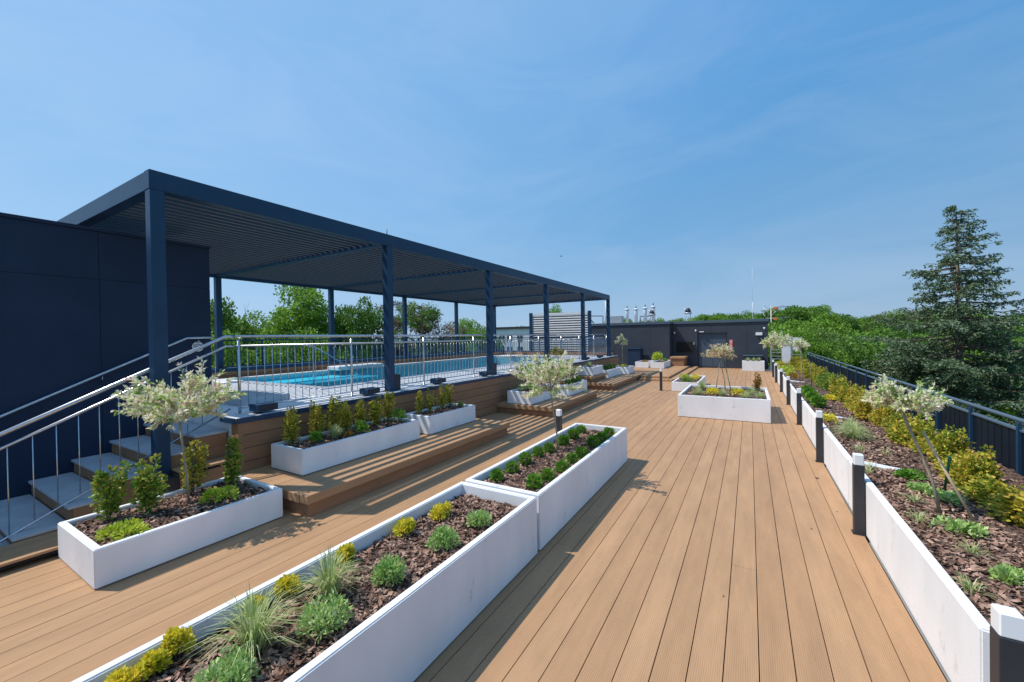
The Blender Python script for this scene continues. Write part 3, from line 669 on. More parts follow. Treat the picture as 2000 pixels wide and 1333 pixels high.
small('storage_cabinet', (-6.75, 26.0, .19), [('body', 'wallnavy', (0, .78, 0, .85, 0, 1.05)), ('lid', 'navy', (-.02, .8, -.03, .87, 1.052, 1.09)), ('lid_edge', 'dark', (0, .78, -.012, -.001, .93, .945))], 'dark navy storage cabinet with flat lid against the grey block', 'cabinet')
small('storage_cabinet', (-.55, 27.2, 0), [('body', 'wallnavy', (0.25, 1.15, 0, .75, 0, .8)), ('lid', 'cap', (.2, 1.2, -.03, .77, .802, .83))], 'dark cabinet behind the grass planter right of the door', 'cabinet')
# flues
proto = None
for i, (x, y, h) in enumerate([(-8.04, 31, 1.38), (-7.37, 31, 1.36), (-6.7, 31, 1.42), (-6.11, 31, 1.5)]):
    if proto is None:
        proto = empty('white_flue', (0, 0, 0)); MB().lathe([(.075, 0), (.075, .95), (.076, 1.1)], 14).build('pipe', M['white'], proto)
        MB().lathe([(.11, 1.1), (.11, 1.16), (.075, 1.2), (.04, 1.22)], 14).build('cowl', M['white'], proto); MB().tube([(0, 0, 1.22), (0, 0, 1.4)], .022, 6).build('tip', M['dark'], proto); o = proto
    else: o = copy_tree(proto)
    o.location = (x, y, 2.975); o.scale = (1.6, 1.6, h/1.4); tag(o, 'white flue pipe on the roof of the grey block, %s of four from the left' % ORD[i], 'flue pipe', 'white flues on the roof')
proto = None
for i, x in enumerate([-6.2, -3.75]):
    if proto is None:
        proto = empty('vent_cowl', (0, 0, 0))
        for a in range(4): MB().tube([(.26*math.cos(a*1.57+.78), .26*math.sin(a*1.57+.78), 0), (.2*math.cos(a*1.57+.78), .2*math.sin(a*1.57+.78), .62)], .014, 6).build('leg', M['galv'], proto)
        MB().lathe([(.24, .6), (.26, .66), (.24, .7), (.12, .72)], 14).build('collar', M['galv'], proto)
        MB().lathe([(.2, .72), (.19, .85), (.12, .98), (.06, 1.02)], 12).build('hood', M['dark'], proto)
        MB().tube([(-.12, 0, .8), (-.2, 0, .98)], .05, 8).build('outlet', M['galv'], proto); o = proto
    else: o = copy_tree(proto)
    o.location = (x, 31, 2.975); tag(o, ['dark rotating vent cowl on legs, beside the fourth white flue', 'dark rotating vent cowl on legs, standing alone above the niche'][i], 'vent', 'vent cowls on the roof')
t = empty('roof_mast', (.19, 31, 2.975), label='tall thin white lightning rod on the far roof', cat='mast')
MB().tube([(0, 0, 0), (0, 0, 1.2)], .018, 6).build('lower_rod', M['white'], t); MB().tube([(0, 0, 1.2), (0, 0, 3.45)], .007, 6).build('rod', M['white'], t)
t = empty('roof_mast', (-9.55, 30.5, 2.975), label='white lightning rod rising behind the far end of the pergola', cat='mast')
MB().tube([(0, 0, 0), (0, 0, 1.8)], .05, 8).build('rod', M['white'], t)
t = empty('pipe_frame', (-12.3, 29.0, 2.975), label='tangle of dark pipes and struts on the roof just behind the slatted screen', cat='pipe frame')
for a, b, r in (((0, 0, 0), (0, 0, .75), .03), ((3.0, 0, 0), (3.0, 0, .62), .03), ((0, 0, .73), (3.0, 0, .6), .03), ((.2, 0, .72), (.9, 0, .08), .04), ((.9, 0, .08), (1.5, 0, .12), .04), ((1.5, 0, .12), (1.8, 0, .62), .04), ((1.8, 0, .62), (2.3, 0, .1), .04)):
    MB().tube([a, b], r, 8).build('pipe', M['dark'], t)
MB().box(3.2, 4.4, -.1, .5, .05, .55).build('unit_box', M['galv'], t)
t = empty('roof_bracket', (-7.3, 32.0, 2.975), label='grey metal frame with sloping strut behind the white flues', cat='frame')
for a, b in (((0, 0, 0), (0, 0, .6)), ((0, 0, .6), (.9, 0, .6)), ((.9, 0, .6), (1.3, 0, 0))): MB().tube([a, b], .04, 6).build('strut', M['cap'], t)
# antenna mast
t = empty('antenna_mast', (1.12, 28.6, 0), label='grey mast with two orange and silver television aerials beside the building', cat='antenna')
MB().tube([(0, 0, -.2), (0, 0, 3.75)], .022, 8).build('mast', M['galv'], t)
def aerial(z, l, tilt=0):
    p = MB().tube([(-.25, 0, z), (l, 0, z+tilt)], .014, 6).build('boom', M['galv'], t)
    for k in range(9):
        x = .25+k*(l-.3)/8; MB().tube([(x-.02, -.26, z+.04+tilt*x/l), (x+.02, .26, z-.04+tilt*x/l)], .009, 4).build('element', M['galv'], p)
    for s in (-1, 1): MB().tube([(-.25, 0, z), (-.4, .1, z+.32*s)], .01, 5).build('reflector', M['galv'], p)
    MB().box(.1, .32, -.05, .05, z-.09, z+.05).build('junction_box', M['orange'], p)
aerial(3.62, .9, .05); aerial(3.0, .95); 
p = MB().tube([(-.1, 0, 3.35), (.6, 0, 3.75)], .014, 6).build('boom', M['galv'], t)
MB().tube([(0, 0, 3.1), (-.38, 0, 3.65)], .02, 6).build('strut', M['galv'], t); MB().tube([(0, 0, 3.1), (.4, 0, 3.6)], .02, 6).build('strut', M['galv'], t)
# cage / galvanised gate at the far right end
t = empty('equipment_cage', (1.0, 26.3, 0), label='galvanised barrier frame with a white panel at the far end of the planter row', cat='barrier')
for x in (0, .62, .95, 1.35): MB().box(x-.025, x+.025, -.025, .025, 0, 1.9 if x > .5 else 1.4).build('post', M['galv'], t)
for z in (.7, .85, 1.05, 1.2): MB().box(-.02, .6, -.02, .0, z-.02, z+.02).build('bar', M['galv'], t)
MB().box(.5, .9, -.04, -.027, .0, 1.9).build('white_post_panel', M['white'], t); MB().box(.99, 1.33, -.04, -.027, 1.2, 1.86).build('panel', M['white'], t)
for z in (1.15, .95, .75): MB().box(.98, 1.33, -.02, .0, z-.02, z+.02).build('bar', M['galv'], t)
# white house far left
t = empty('white_house', (-38.9, 60.0, -10), .06, label='white flat-roofed house far away behind the pool', cat='house')
Wd = 7.4
MB().box(0, Wd, 0, 9, 0, 13.6).build('wall', M['cream'], t); MB().box(-.3, Wd+.3, -.3, 9.3, 13.6, 13.95).build('roof', M['dark'], t)
for z in (9.9, 12.0):
    for x in (1.4, 2.9, 4.9):
        f = MB().box(x-.5, x+.5, -.05, .0, z-.6, z+.6).build('window', M['glass'], t); MB().box(x-.04, x+.04, -.08, -.052, z-.6, z+.6).build('mullion', M['white'], f)
MB().box(1.0, 5.5, -.7, -.06, 8.9, 9.0).build('balcony', M['dark'], t)
# bird
t = MB(); t.lathe([(.004, -.16), (.03, -.08), (.04, 0), (.028, .1), (.006, .17)], 8)
t.poly([(0, .0, .02), (.28, .05, -.05), (.3, .05, -.12), (0, .0, -.07)]); t.poly([(0, .0, .02), (-.26, .09, -.02), (-.3, .12, -.1), (0, .0, -.07)])
o = t.build('bird', M['birdm']); o.location = (-16.0, 37.0, 10.1); o.rotation_euler = (R(20), 0, R(80)); o.scale = (.6,)*3; tag(o, 'small dark bird flying in the sky above the far roof', 'bird')

# ------------------------------------------------------------------ planting
def stemtuft(o, n, h, r, m, rad=.004):
    mb = MB()
    for k in range(n):
        a = rng.uniform(0, 6.28); q = r*rng.uniform(.1, .8)
        mb.tube([(0.01*math.cos(a), .01*math.sin(a), -.03), (q*.5*math.cos(a), q*.5*math.sin(a), h*.5), (q*math.cos(a), q*math.sin(a), h*rng.uniform(.75, .98))], [rad*1.4, rad, rad*.5], 5, cap=False)
    return mb.build('stems', m, o)
def upright(h, r, n=900, leaf=.038, m='euon'):
    """leafy column: narrow foot, fullest above the middle, ragged tip"""
    ns = 7; A = rng.uniform(0, 6.28, ns); Q = r*rng.uniform(.15, .75, ns); T = rng.uniform(.55, 1.05, ns)*h
    k = rng.integers(0, ns, n); f = rng.uniform(.12, 1, n)**.8
    ax = np.stack([np.cos(A[k])*Q[k]*f, np.sin(A[k])*Q[k]*f, T[k]*f], 1)
    sp = r*.42*np.sin(np.clip(f, 0, 1)*2.7+.25)[:, None]
    P = ax+sph(n)*sp*np.array([1, 1, .9])*rng.uniform(.25, 1, (n, 1))
    D = unit(P-ax)+np.array([0, 0, .45])+.5*sph(n)
    return leafquads(P, D, np.full(n, leaf), .62)
def mound(h, r, n, leaf, lumps=7, wd=.6):
    C = np.stack([r*.62*np.cos(a:=rng.uniform(0, 6.28, lumps))*(q:=np.sqrt(rng.uniform(0, 1, lumps))), r*.62*np.sin(a)*q, h*.42*rng.uniform(.7, 1.15, lumps)], 1)
    k = rng.integers(0, lumps, n); d = sph(n); d[:, 2] = np.abs(d[:, 2])*1.1-.18; d = unit(d)
    P = C[k]+d*np.array([r*.44, r*.44, h*.55])*rng.uniform(.6, 1.02, (n, 1)); P[:, 2] = np.maximum(P[:, 2], .004)
    return leafquads(P, d+.55*sph(n)+np.array([0, 0, .2]), np.full(n, leaf), wd)
def spikyball(r, n, leaf=.06):
    d = sph(n); lumps = sph(9); w = 1+.18*np.max(d@lumps.T, axis=1); P = d*(r*.62*w*rng.uniform(.5, 1, n))[:, None]+np.array([0, 0, r*.85]); P[:, 2] = np.maximum(P[:, 2], .004)
    return leafquads(P, d*.9+.45*sph(n)+np.array([0, 0, .25]), np.full(n, leaf), .3)
def grass(h, r, n):
    """arching blades, three segments each"""
    a = rng.uniform(0, 6.28, n); lean = rng.uniform(.05, 1, n)**.8*r; hh = h*rng.uniform(.55, 1.05, n)*(1-.35*(lean/r)**2); w = .0024
    d = np.stack([np.cos(a), np.sin(a), 0*a], 1); s = np.stack([-np.sin(a), np.cos(a), 0*a], 1); base = d*(rng.uniform(0, .05, n))[:, None]
    def pt(t): return base+d*(lean*t**1.7)[:, None]+np.array([0, 0, 1])*(hh*(1-(1-t)**1.6))[:, None]*1.0-np.array([0, 0, 1])*(lean*.28*t**3)[:, None]
    qs = []
    for t0, t1, w0, w1 in ((0, .35, 1, 1), (.35, .7, 1, .8), (.7, 1, .8, .15)):
        p0, p1 = pt(t0), pt(t1); qs.append(np.stack([p0-s*w*w0, p0+s*w*w0, p1+s*w*w1, p1-s*w*w1], 1))
    return np.concatenate(qs)
def plant(name, V, m, loc, label, cat, group=None, stems=None, rz=0, scale=1, leafname='foliage'):
    t = empty(name, loc, rz, label=label, cat=cat)
    if group: t['group'] = group
    quadmesh(leafname, V, M[m], t)
    if stems: stemtuft(t, *stems)
    t.scale = (scale,)*3
    return t
def clone(src, loc, rz, scale, label, cat, group):
    c = copy_tree(src); c.location = loc; c.rotation_euler = (0, 0, rz); c.scale = (scale,)*3 if not isinstance(scale, tuple) else scale
    return tag(c, label, cat, group)
GS = 'upright leafy shrubs in the white planters'
# planter A
for i, (x, y, h, mm) in enumerate([(-5.66, 1.42, .56, 'euon'), (-5.49, 1.68, .58, 'euon'), (-5.72, 2.16, .60, 'euony'), (-5.52, 2.48, .60, 'euon')]):
    plant('upright_shrub', upright(h*1.05, .21 if i < 3 else .16, 1050, .042, mm), mm, (x, y, .29), 'leafy upright shrub in the planter by the stairs, %s from the left' % ORD[i], 'shrub', GS, (8, h, .1, M['bark']))
plant('yellow_mound', mound(.12, .19, 700, .035), 'lime', (-5.05, 1.37, .29), 'lime yellow low mound at the front left of the planter by the stairs', 'plant', None)
plant('yellow_mound', mound(.15, .2, 700, .035), 'lime', (-5.18, 2.22, .29), 'lime green low mound right of the willow trunk by the stairs', 'plant', None)
# planter B and C
for i, (x, y, h, w) in enumerate([(-5.78, 3.42, .56, .15), (-5.80, 3.80, .54, .16), (-5.78, 4.10, .58, .13), (-5.76, 4.32, .48, .13), (-5.76, 4.60, .55, .14), (-5.74, 4.92, .55, .13), (-5.76, 5.20, .53, .14)]):
    mm = ['euony', 'euony', 'hedge', 'euony', 'euony', 'hedge', 'euony'][i]
    plant('upright_shrub', upright(h*1.02, w*1.35, 1150, .038), mm, (x, y, .565), 'golden green shrub in the longer bench planter, %s from the near end' % ORD[i], 'shrub', GS, (7, h, .08, M['bark']))
for i, (x, y, r) in enumerate([(-5.56, 3.64, .09), (-5.43, 4.36, .12), (-5.5, 5.26, .13)]):
    plant('green_shrub', mound(r*2, r, 450, .034), 'box', (x, y, .565), 'small dark shrub in the longer bench planter, %s from the near end' % ORD[i], 'shrub', 'small dark shrubs in the bench planter')
plant('grass_tuft', grass(.24, .16, 260), 'grass', (-5.58, 3.98, .57), 'small grass tuft among the shrubs in the longer bench planter', 'grass')
plant('yellow_mound', mound(.08, .09, 200, .03), 'orangeleaf', (-5.45, 4.12, .57), 'tiny orange-brown plant beside the grass tuft in the longer bench planter', 'plant')
for i, (x, y, h) in enumerate([(-5.80, 6.06, .46), (-5.72, 6.28, .48), (-5.76, 6.72, .50), (-5.78, 7.02, .46)]):
    plant('upright_shrub', upright(h*1.05, .15, 650, .036), ['hedge', 'euony', 'euony', 'euony'][i], (x, y, .565), 'thin upright shrub in the shorter planter on the nearest bench, %s from the near end' % ORD[i], 'shrub', GS, (5, h, .06, M['bark']))
plant('green_shrub', mound(.12, .09, 200, .03), 'box', (-5.56, 7.1, .565), 'tiny dark green shrub at the far end of the shorter bench planter', 'shrub')
# planter P1
for i, (x, y, r, h) in enumerate([(-2.46, 2.84, .135, .15), (-2.52, 2.43, .125, .15), (-2.58, 1.90, .085, .16), (-2.58, 1.47, .10, .15), (-2.6, 1.30, .095, .12), (-2.6, .90, .075, .19), (-2.58, .80, .08, .13), (-2.56, .69, .10, .13)]):
    plant('yellow_mound', mound(h*.85, r*.82, 1100, .022), 'yellow', (x, y, .442), 'bright yellow mound in the long foreground planter, %s from the far end' % ORD[i], 'plant', 'yellow mounds in the foreground planter', (6, h*.7, r*.6, M['bark']))
for i, (x, y, r) in enumerate([(-2.05, 2.87, .105), (-2.09, 2.43, .12), (-2.12, 1.90, .13), (-2.08, 1.39, .145), (-2.10, .93, .14)]):
    plant('hebe', mound(r*1.25, r, 1300, .026, 9, .5), 'hebe', (x, y, .442), 'pale green cushion plant in the long foreground planter, %s from the far end' % ORD[i], 'plant', 'pale green cushions in the foreground planter', (7, r*.9, r*.5, M['bark']))
plant('grass_tuft', grass(.33, .22, 260), 'grass', (-2.33, 1.60, .45), 'pale ornamental grass in the foreground planter, the farther of the two', 'grass', 'ornamental grasses', leafname='blades')
plant('grass_tuft', grass(.36, .29, 250), 'grass', (-2.29, 1.12, .45), 'pale ornamental grass in the foreground planter, the nearer of the two', 'grass', 'ornamental grasses', leafname='blades')
o = MB().box(-.03, .03, -.002, .002, -.05, .1, rot=(0, .25, .5)).build('plant_label', M['white']); o.location = (-2.66, .95, .46); tag(o, 'white plastic plant tag beside a yellow mound in the foreground', 'plant tag')
# planter P2 box balls
bl = [(-2.50, 3.84), (-2.48, 4.16), (-2.50, 4.52), (-2.50, 4.88), (-2.45, 5.12), (-2.42, 5.57), (-2.43, 5.98), (-2.45, 6.38)]
br = [(-2.02, 3.84), (-1.99, 4.12), (-1.95, 4.44), (-1.99, 4.84), (-1.95, 5.1), (-2.0, 5.68), (-1.96, 5.96), (-1.96, 6.34)]
src = [plant('box_ball', spikyball(.125, 620, .062), 'box', (0, 0, 0), 'x', 'shrub', None, (5, .14, .05, M['bark'])) for _ in range(3)]; used = [0, 0, 0]
for side, lst in (('left', bl), ('right', br)):
    for i, (x, y) in enumerate(lst):
        k = (i+(side == 'right')) % 3; o = src[k] if not used[k] else copy_tree(src[k]); used[k] = 1
        o.location = (x, y, .462); o.rotation_euler = (0, 0, i*1.7); s = random.Random(i*3+len(side)).uniform(.60, .80); o.scale = (s, s, s*.98)
        tag(o, 'box ball in the %s row of the box-ball planter, %s from the near end' % (side, ORD[i]), 'shrub', 'box balls in two rows')
def ball(x, y, z, s, label, grp): 
    return clone(src[0], (x, y, z), x*7, s, label, 'shrub', grp)
for i, (x, y) in enumerate([(-5.0, 11.95), (-5.0, 12.4), (-5.02, 12.85)]): ball(x, y, .56, .8, 'small dark ball shrub in the farther middle-bench planter, %s from the near end' % ORD[i], 'ball shrubs on the middle bench')
for i, (x, y) in enumerate([(-5.6, 17.8), (-5.58, 18.3), (-5.55, 18.8)]): ball(x, y, .56, .95, 'tiny dark ball shrub in the planter on the farthest bench, %s from the near end' % ORD[i], 'ball shrubs on the farthest bench')
for i, (x, y) in enumerate([(1.25, 10.7), (1.24, 11.45), (1.26, 12.2), (1.24, 12.6)]): ball(x, y, .5, 1.15, 'dark ball shrub in the third right-hand planter, %s from the near end' % ORD[i], 'ball shrubs in the right-hand row')
plant('yellow_mound', mound(.2, .2, 400, .04), 'orangeleaf', (-5.3, 11.75, .56), 'golden shrub at the near end of the farther planter on the middle bench', 'plant')
plant('green_shrub', mound(.22, .3, 700, .05), 'hebe', (-5.5, 10.2, .56), 'loose green plant in the nearer planter on the middle bench', 'plant')
# planter D
for i, (x, y, h, r) in enumerate([(-1.2, 11.7, .26, .26), (-1.2, 12.9, .34, .3), (-.62, 11.75, .24, .25), (.02, 12.2, .28, .28), (-.1, 11.6, .22, .25), (.2, 11.75, .2, .2)]):
    plant('grass_tuft', grass(h, r, 260), 'grass', (x, y, .48), 'grey green grass tuft in the big free-standing planter, %s counted from the left front' % ORD[i], 'grass', 'grass tufts in the big planter', leafname='blades')
plant('yellow_mound', mound(.2, .2, 600, .04), 'yellow', (-.9, 11.85, .48), 'golden yellow mound left of the willow in the big planter', 'plant', 'yellow mounds in the big planter')
plant('yellow_mound', mound(.2, .17, 600, .04), 'yellow', (-.26, 11.95, .48), 'golden yellow mound right of the willow in the big planter', 'plant', 'yellow mounds in the big planter')
plant('upright_shrub', upright(.52, .13, 500, .045), 'orangeleaf', (.16, 13.1, .48), 'orange upright shrub at the back right of the big planter', 'shrub', None, (5, .5, .06, M['bark']))
# E, F, H, K, L
plant('yellow_mound', mound(.22, .22, 300, .05), 'lime', (-2.25, 17.6, .28), 'yellow-green mound on the left of the low planter behind', 'plant'); plant('yellow_mound', mound(.24, .2, 300, .05), 'yellow', (-1.85, 17.5, .28), 'yellow mound on the right of the low planter behind', 'plant')
plant('green_shrub', mound(.18, .22, 300, .05), 'box', (-2.0, 16.6, .28), 'dark green plant at the front of the low planter behind', 'plant')
for i, (x, y) in enumerate([(-.1, 26.5), (.18, 26.45), (.42, 26.55)]): plant('grass_tuft', grass(.32, .3, 200), 'grass', (x, y, .5), 'green grass tuft in the planter right of the door, %s from the left' % ORD[i], 'grass', 'grass tufts by the far wall', leafname='blades')
plant('grass_tuft', grass(.3, .3, 260), 'grass', (-5.8, 16.1, .8), 'grey green grass in the raised planter on the timber box', 'grass', leafname='blades')
plant('green_shrub', mound(.12, .25, 250, .05), 'orangeleaf', (-5.4, 24.9, .48), 'low yellowish plant in the planter beside the navy wall', 'plant')
plant('yellow_bush', mound(.62, .42, 900, .07), 'lime', (-4.66, 24.7, .48), 'bushy yellow-green shrub in the planter on the platform', 'shrub', None, (6, .4, .2, M['bark']))
plant('green_shrub', mound(.2, .2, 250, .05), 'box', (-4.4, 25.8, .48), 'small green plant behind the bushy shrub on the platform', 'plant')
plant('yellow_mound', mound(.12, .2, 250, .05), 'yellow', (-5.4, 19.8, .55), 'low golden plant in the last planter on the farthest bench', 'plant')
# right-hand row
for i, (x, y, r) in enumerate([(1.42, 3.8, .10), (1.40, 4.50, .16), (1.56, 5.28, .13), (1.46, 5.48, .11), (1.45, 5.90, .14)]):
    plant('green_mound', mound(r*.7, r, 420, .035), 'hebe' if i != 4 else 'box', (x, y, .49), 'low green creeping plant in the first right-hand planter, %s from the camera' % ORD[i], 'plant', 'creeping plants in the first right planter')
plant('grass_tuft', grass(.28, .34, 420), 'grass', (1.32, 7.75, .5), 'wide grassy tuft in the second planter of the right-hand row', 'grass', leafname='blades')
plant('grass_tuft', grass(.26, .3, 320), 'grass', (1.38, 8.3, .5), 'grassy tuft just behind the wide one in the right-hand row', 'grass', leafname='blades')
plant('yellow_mound', mound(.15, .13, 300, .04), 'yellow', (1.2, 9.0, .49), 'small yellow mound at the far end of the second right-hand planter', 'plant')
plant('yellow_mound', mound(.14, .2, 400, .04), 'yellow', (1.55, 11.9, .49), 'yellow mound next to the dark balls in the right-hand row', 'plant')
for i, (y, r, mm) in enumerate([(16.6, .22, 'orangeleaf'), (17.6, .22, 'lime'), (19.0, .26, 'lime'), (20.4, .26, 'lime'), (22.0, .32, 'yellow'), (23.3, .3, 'yellow')]):
    plant('yellow_mound', mound(.26, r, 350, .05), mm, (1.3, y, .49), 'yellow mound plant in the far half of the right-hand row, %s from the camera' % ORD[i], 'plant', 'yellow mounds in the far right planters')
V = np.concatenate([grass(.12, .12, 40)+np.array([x, y, 0]) for x, y in [(1.15, 3.5), (1.2, 4.6), (1.3, 5.1), (1.12, 5.9), (1.35, 4.1), (1.5, 3.3), (1.2, 6.1), (1.5, 6.9), (1.25, 7.0)]])
o = quadmesh('weeds', V, M['grass']); o.location = (0, 0, .5); tag(o, 'sparse little weeds sprouting through the bark in the right-hand planters', 'weeds', kind='stuff')
# hedge
def hedgebush(m):
    parts = []
    for q in range(9):
        a = 6.28*q/9+rng.uniform(-.4, .4); d = rng.uniform(.05, .24) if q else 0
        v = upright(rng.uniform(.38, .6), rng.uniform(.11, .17), 330, .055)
        parts.append(v+np.array([d*math.cos(a), d*math.sin(a)*1.15, -.03]))
    n = 700; d = sph(n); P = d*np.array([.31, .33, .2])*rng.uniform(.5, 1, (n, 1))+np.array([0, 0, .17]); P[:, 2] = np.maximum(P[:, 2], 0)
    parts.append(leafquads(P, d+.7*sph(n), np.full(n, .05), .62))
    return np.concatenate(parts)
HS = [plant('hedge_shrub', hedgebush(m), m, (0, 0, 0), 'x', 'shrub', None, (9, .45, .28, M['bark'])) for m in ('hedge', 'hedge', 'hedge', 'hedgeg', 'euony')]
rd = random.Random(3); hu = [0]*5; y = 2.2; i = 0
while y < 25.4:
    k = rd.choice([0, 1, 2, 0, 1, 4]) if not (13.3 < y < 15.5) else 3
    if i < 5: k = i if i != 3 else 0
    o = HS[k] if not hu[k] else copy_tree(HS[k]); hu[k] = 1
    o.location = (2.0+rd.uniform(-.07, .07), y, .47); o.rotation_euler = (0, 0, rd.uniform(0, 6)); s = rd.uniform(.66, .9)
    o.scale = (s*.95, s*rd.uniform(.9, 1.15), s*rd.choice([rd.uniform(.7, .85), rd.uniform(.85, 1.12)])*(.82 if y < 5.6 else 1))
    tag(o, ['golden yellow shrub in the long hedge beside the dark fence', 'golden yellow shrub in the long hedge beside the dark fence', 'golden yellow shrub in the long hedge beside the dark fence', 'greener shrub in the distant part of the golden hedge', 'golden yellow shrub in the long hedge beside the dark fence'][k], 'shrub', 'golden hedge shrubs' if k != 3 else 'greener hedge shrubs')
    y += rd.uniform(.4, .5); i += 1
for k in range(5):
    if not hu[k]:
        for c in list(HS[k].children): bpy.data.objects.remove(c)
        bpy.data.objects.remove(HS[k])

# standard willows
def willow(loc, ht, rx, ry, rz_, n, leaf, label, nb=26, lean=(0, 0), seed=1, droop=.1, twin=False, m='will', off=(0, 0)):
    """thin stem with a flat spreading head of pink, white and green shoots"""
    t = empty('willow_tree', loc, label=label, cat='small tree', group='small standard willows'); nb = int(nb*.72); n = int(n*.85)
    rd = random.Random(seed); top = Vector((lean[0], lean[1], ht))
    MB().tube([(0, 0, -.03), (lean[0]*.25+.01, lean[1]*.25, ht*.33), (lean[0]*.6-.01, lean[1]*.6, ht*.7), tuple(top)], [.014, .012, .011, .013], 8).build('trunk', M['palebark'], t)
    mb = MB(); Ps = []; Ds = []
    for b in range(nb):
        a = 2*math.pi*(b+rd.uniform(-.4, .4))/nb*1.0; q = rd.choice([rd.uniform(.3, .7), rd.uniform(.7, 1.2)]); el = rd.uniform(-.25, 1.0)*(1.25-.4*q)
        end = top+Vector((off[0]+rx*q*math.cos(a), off[1]+ry*q*math.sin(a), rz_*(el if el > 0 else el*.6)))
        mid = top+(end-top)*.5+Vector((0, 0, rz_*rd.uniform(.05, .3)))
        mb.tube([tuple(top), tuple(mid), tuple(end)], [.008, .005, .002], 5, cap=False)
        for sub in range(5):
            f0 = rd.uniform(.25, .8); p0 = top.lerp(mid, f0*2) if f0 < .5 else mid.lerp(end, f0*2-1)
            dirv = (end-top).normalized()+Vector((rd.uniform(-.8, .8), rd.uniform(-.8, .8), rd.uniform(-.1, .9))); dirv.normalize(); ln = rd.uniform(.12, .34)*rx*1.8
            p1 = p0+dirv*ln; mb.tube([tuple(p0), tuple(p1)], [.0025, .001], 4, cap=False)
            k = max(3, n//(nb*6))
            f = rng.uniform(.12, 1.02, k)[:, None]; Ps.append(np.array(p0)[None]*(1-f)+np.array(p1)[None]*f); Ds.append(np.array(dirv)[None]*.7+sph(k)*.8)
        k = max(3, n//(nb*6)); f = rng.uniform(.1, 1.02, k)[:, None]
        Ps.append(np.array(mid)[None]*(1-f)+np.array(end)[None]*f); Ds.append(np.array((end-mid).normalized())[None]*.7+sph(k)*.8)
    mb.build('branches', M['palebark'], t)
    P = np.concatenate(Ps); D = np.concatenate(Ds); P = P+sph(len(P))*.012
    quadmesh('leaves', leafquads(P, D, np.full(len(P), leaf), .42), M[m], t)
    return t
willow((-5.44, 2.02, .29), .92, .58, .58, .46, 6500, .054, 'standard willow with pink and white leaves in the planter by the stairs', lean=(-.2, .0), seed=2, nb=34)
willow((-2.37, 5.25, .46), .86, .52, .52, .44, 5200, .048, 'standard willow in the box-ball planter, head in front of the terrace wall', lean=(-.12, .05), seed=5, nb=30, off=(-.05, 0))
willow((-.6, 12.8, .48), .95, .40, .40, .26, 2600, .065, 'pinkish standard willow in the big free-standing planter', lean=(-.12, 0), seed=8, nb=30, m='willp')
willow((1.42, 4.88, .49), .92, .27, .33, .22, 5200, .036, 'pale standard willow tied to a stake in the first right-hand planter', lean=(-.26, .0), seed=11, nb=30)
willow((1.48, 16.3, .49), 1.1, .26, .26, .3, 900, .07, 'thin pale willow standing up in the distant right-hand planters', lean=(-.02, 0), seed=14, nb=14)
willow((1.2, 21.6, .49), 1.0, .62, .5, .5, 1500, .1, 'far pale willow head in front of the galvanised frame', lean=(-.25, 0), seed=17, nb=20)
willow((1.35, 23.8, .49), 1.05, .45, .45, .35, 800, .1, 'last pinkish willow, beside the galvanised frame', seed=18, nb=16)
willow((-5.45, 20.0, .56), 1.15, .3, .3, .55, 1100, .08, 'thin willow with buff leaves against the grey block, past the pergola', seed=20, nb=16)
willow((-5.35, 12.0, .56), .95, .26, .26, .3, 900, .05, 'sparse brownish little willow on the middle bench, in front of the slatted screen', seed=22, nb=14, m='euony')
def stake(p, q, m, label, name='wooden_stake'):
    o = MB().tube([(0, 0, 0), (q[0]-p[0], q[1]-p[1], q[2]-p[2])], .011, 8).build(name, M[m]); o.location = p; return tag(o, label, 'stake')
stake((1.6, 4.74, .46), (1.30, 4.86, 1.22), 'stake', 'slanting pale wooden stake leaning on the right-hand willow')
stake((1.63, 5.55, .46), (1.60, 5.3, .92), 'greenstake', 'short dark green stake beside the right-hand willow', 'green_stake')
stake((-.42, 12.3, .46), (-.62, 12.75, 1.35), 'greenstake', 'thin upright stake beside the willow in the big planter', 'green_stake')
stake((-.85, 12.9, .46), (-.74, 12.82, 1.3), 'stake', 'slim slanting stake left of the willow in the big planter')
stake((1.47, 13.9, .46), (1.47, 13.9, 1.25), 'greenstake', 'green stake in the distant right-hand planters', 'green_stake')

# fallen leaves on the deck
for i, (x, y, s) in enumerate([(.79, 2.86, .05), (.68, 2.55, .018), (.82, 7.2, .07), (.86, 5.95, .02), (.55, 5.3, .02), (-.2, 3.6, .015)]):
    o = MB().box(-s/2, s/2, -s/5, s/5, 0, .004, rot=(.05, .12, x*9)).build('dry_leaf', M['brownseed']); o.location = (x, y, .004); tag(o, 'small dry brown leaf lying on the deck boards near the right-hand planters', 'leaf', 'dry leaves on the deck')

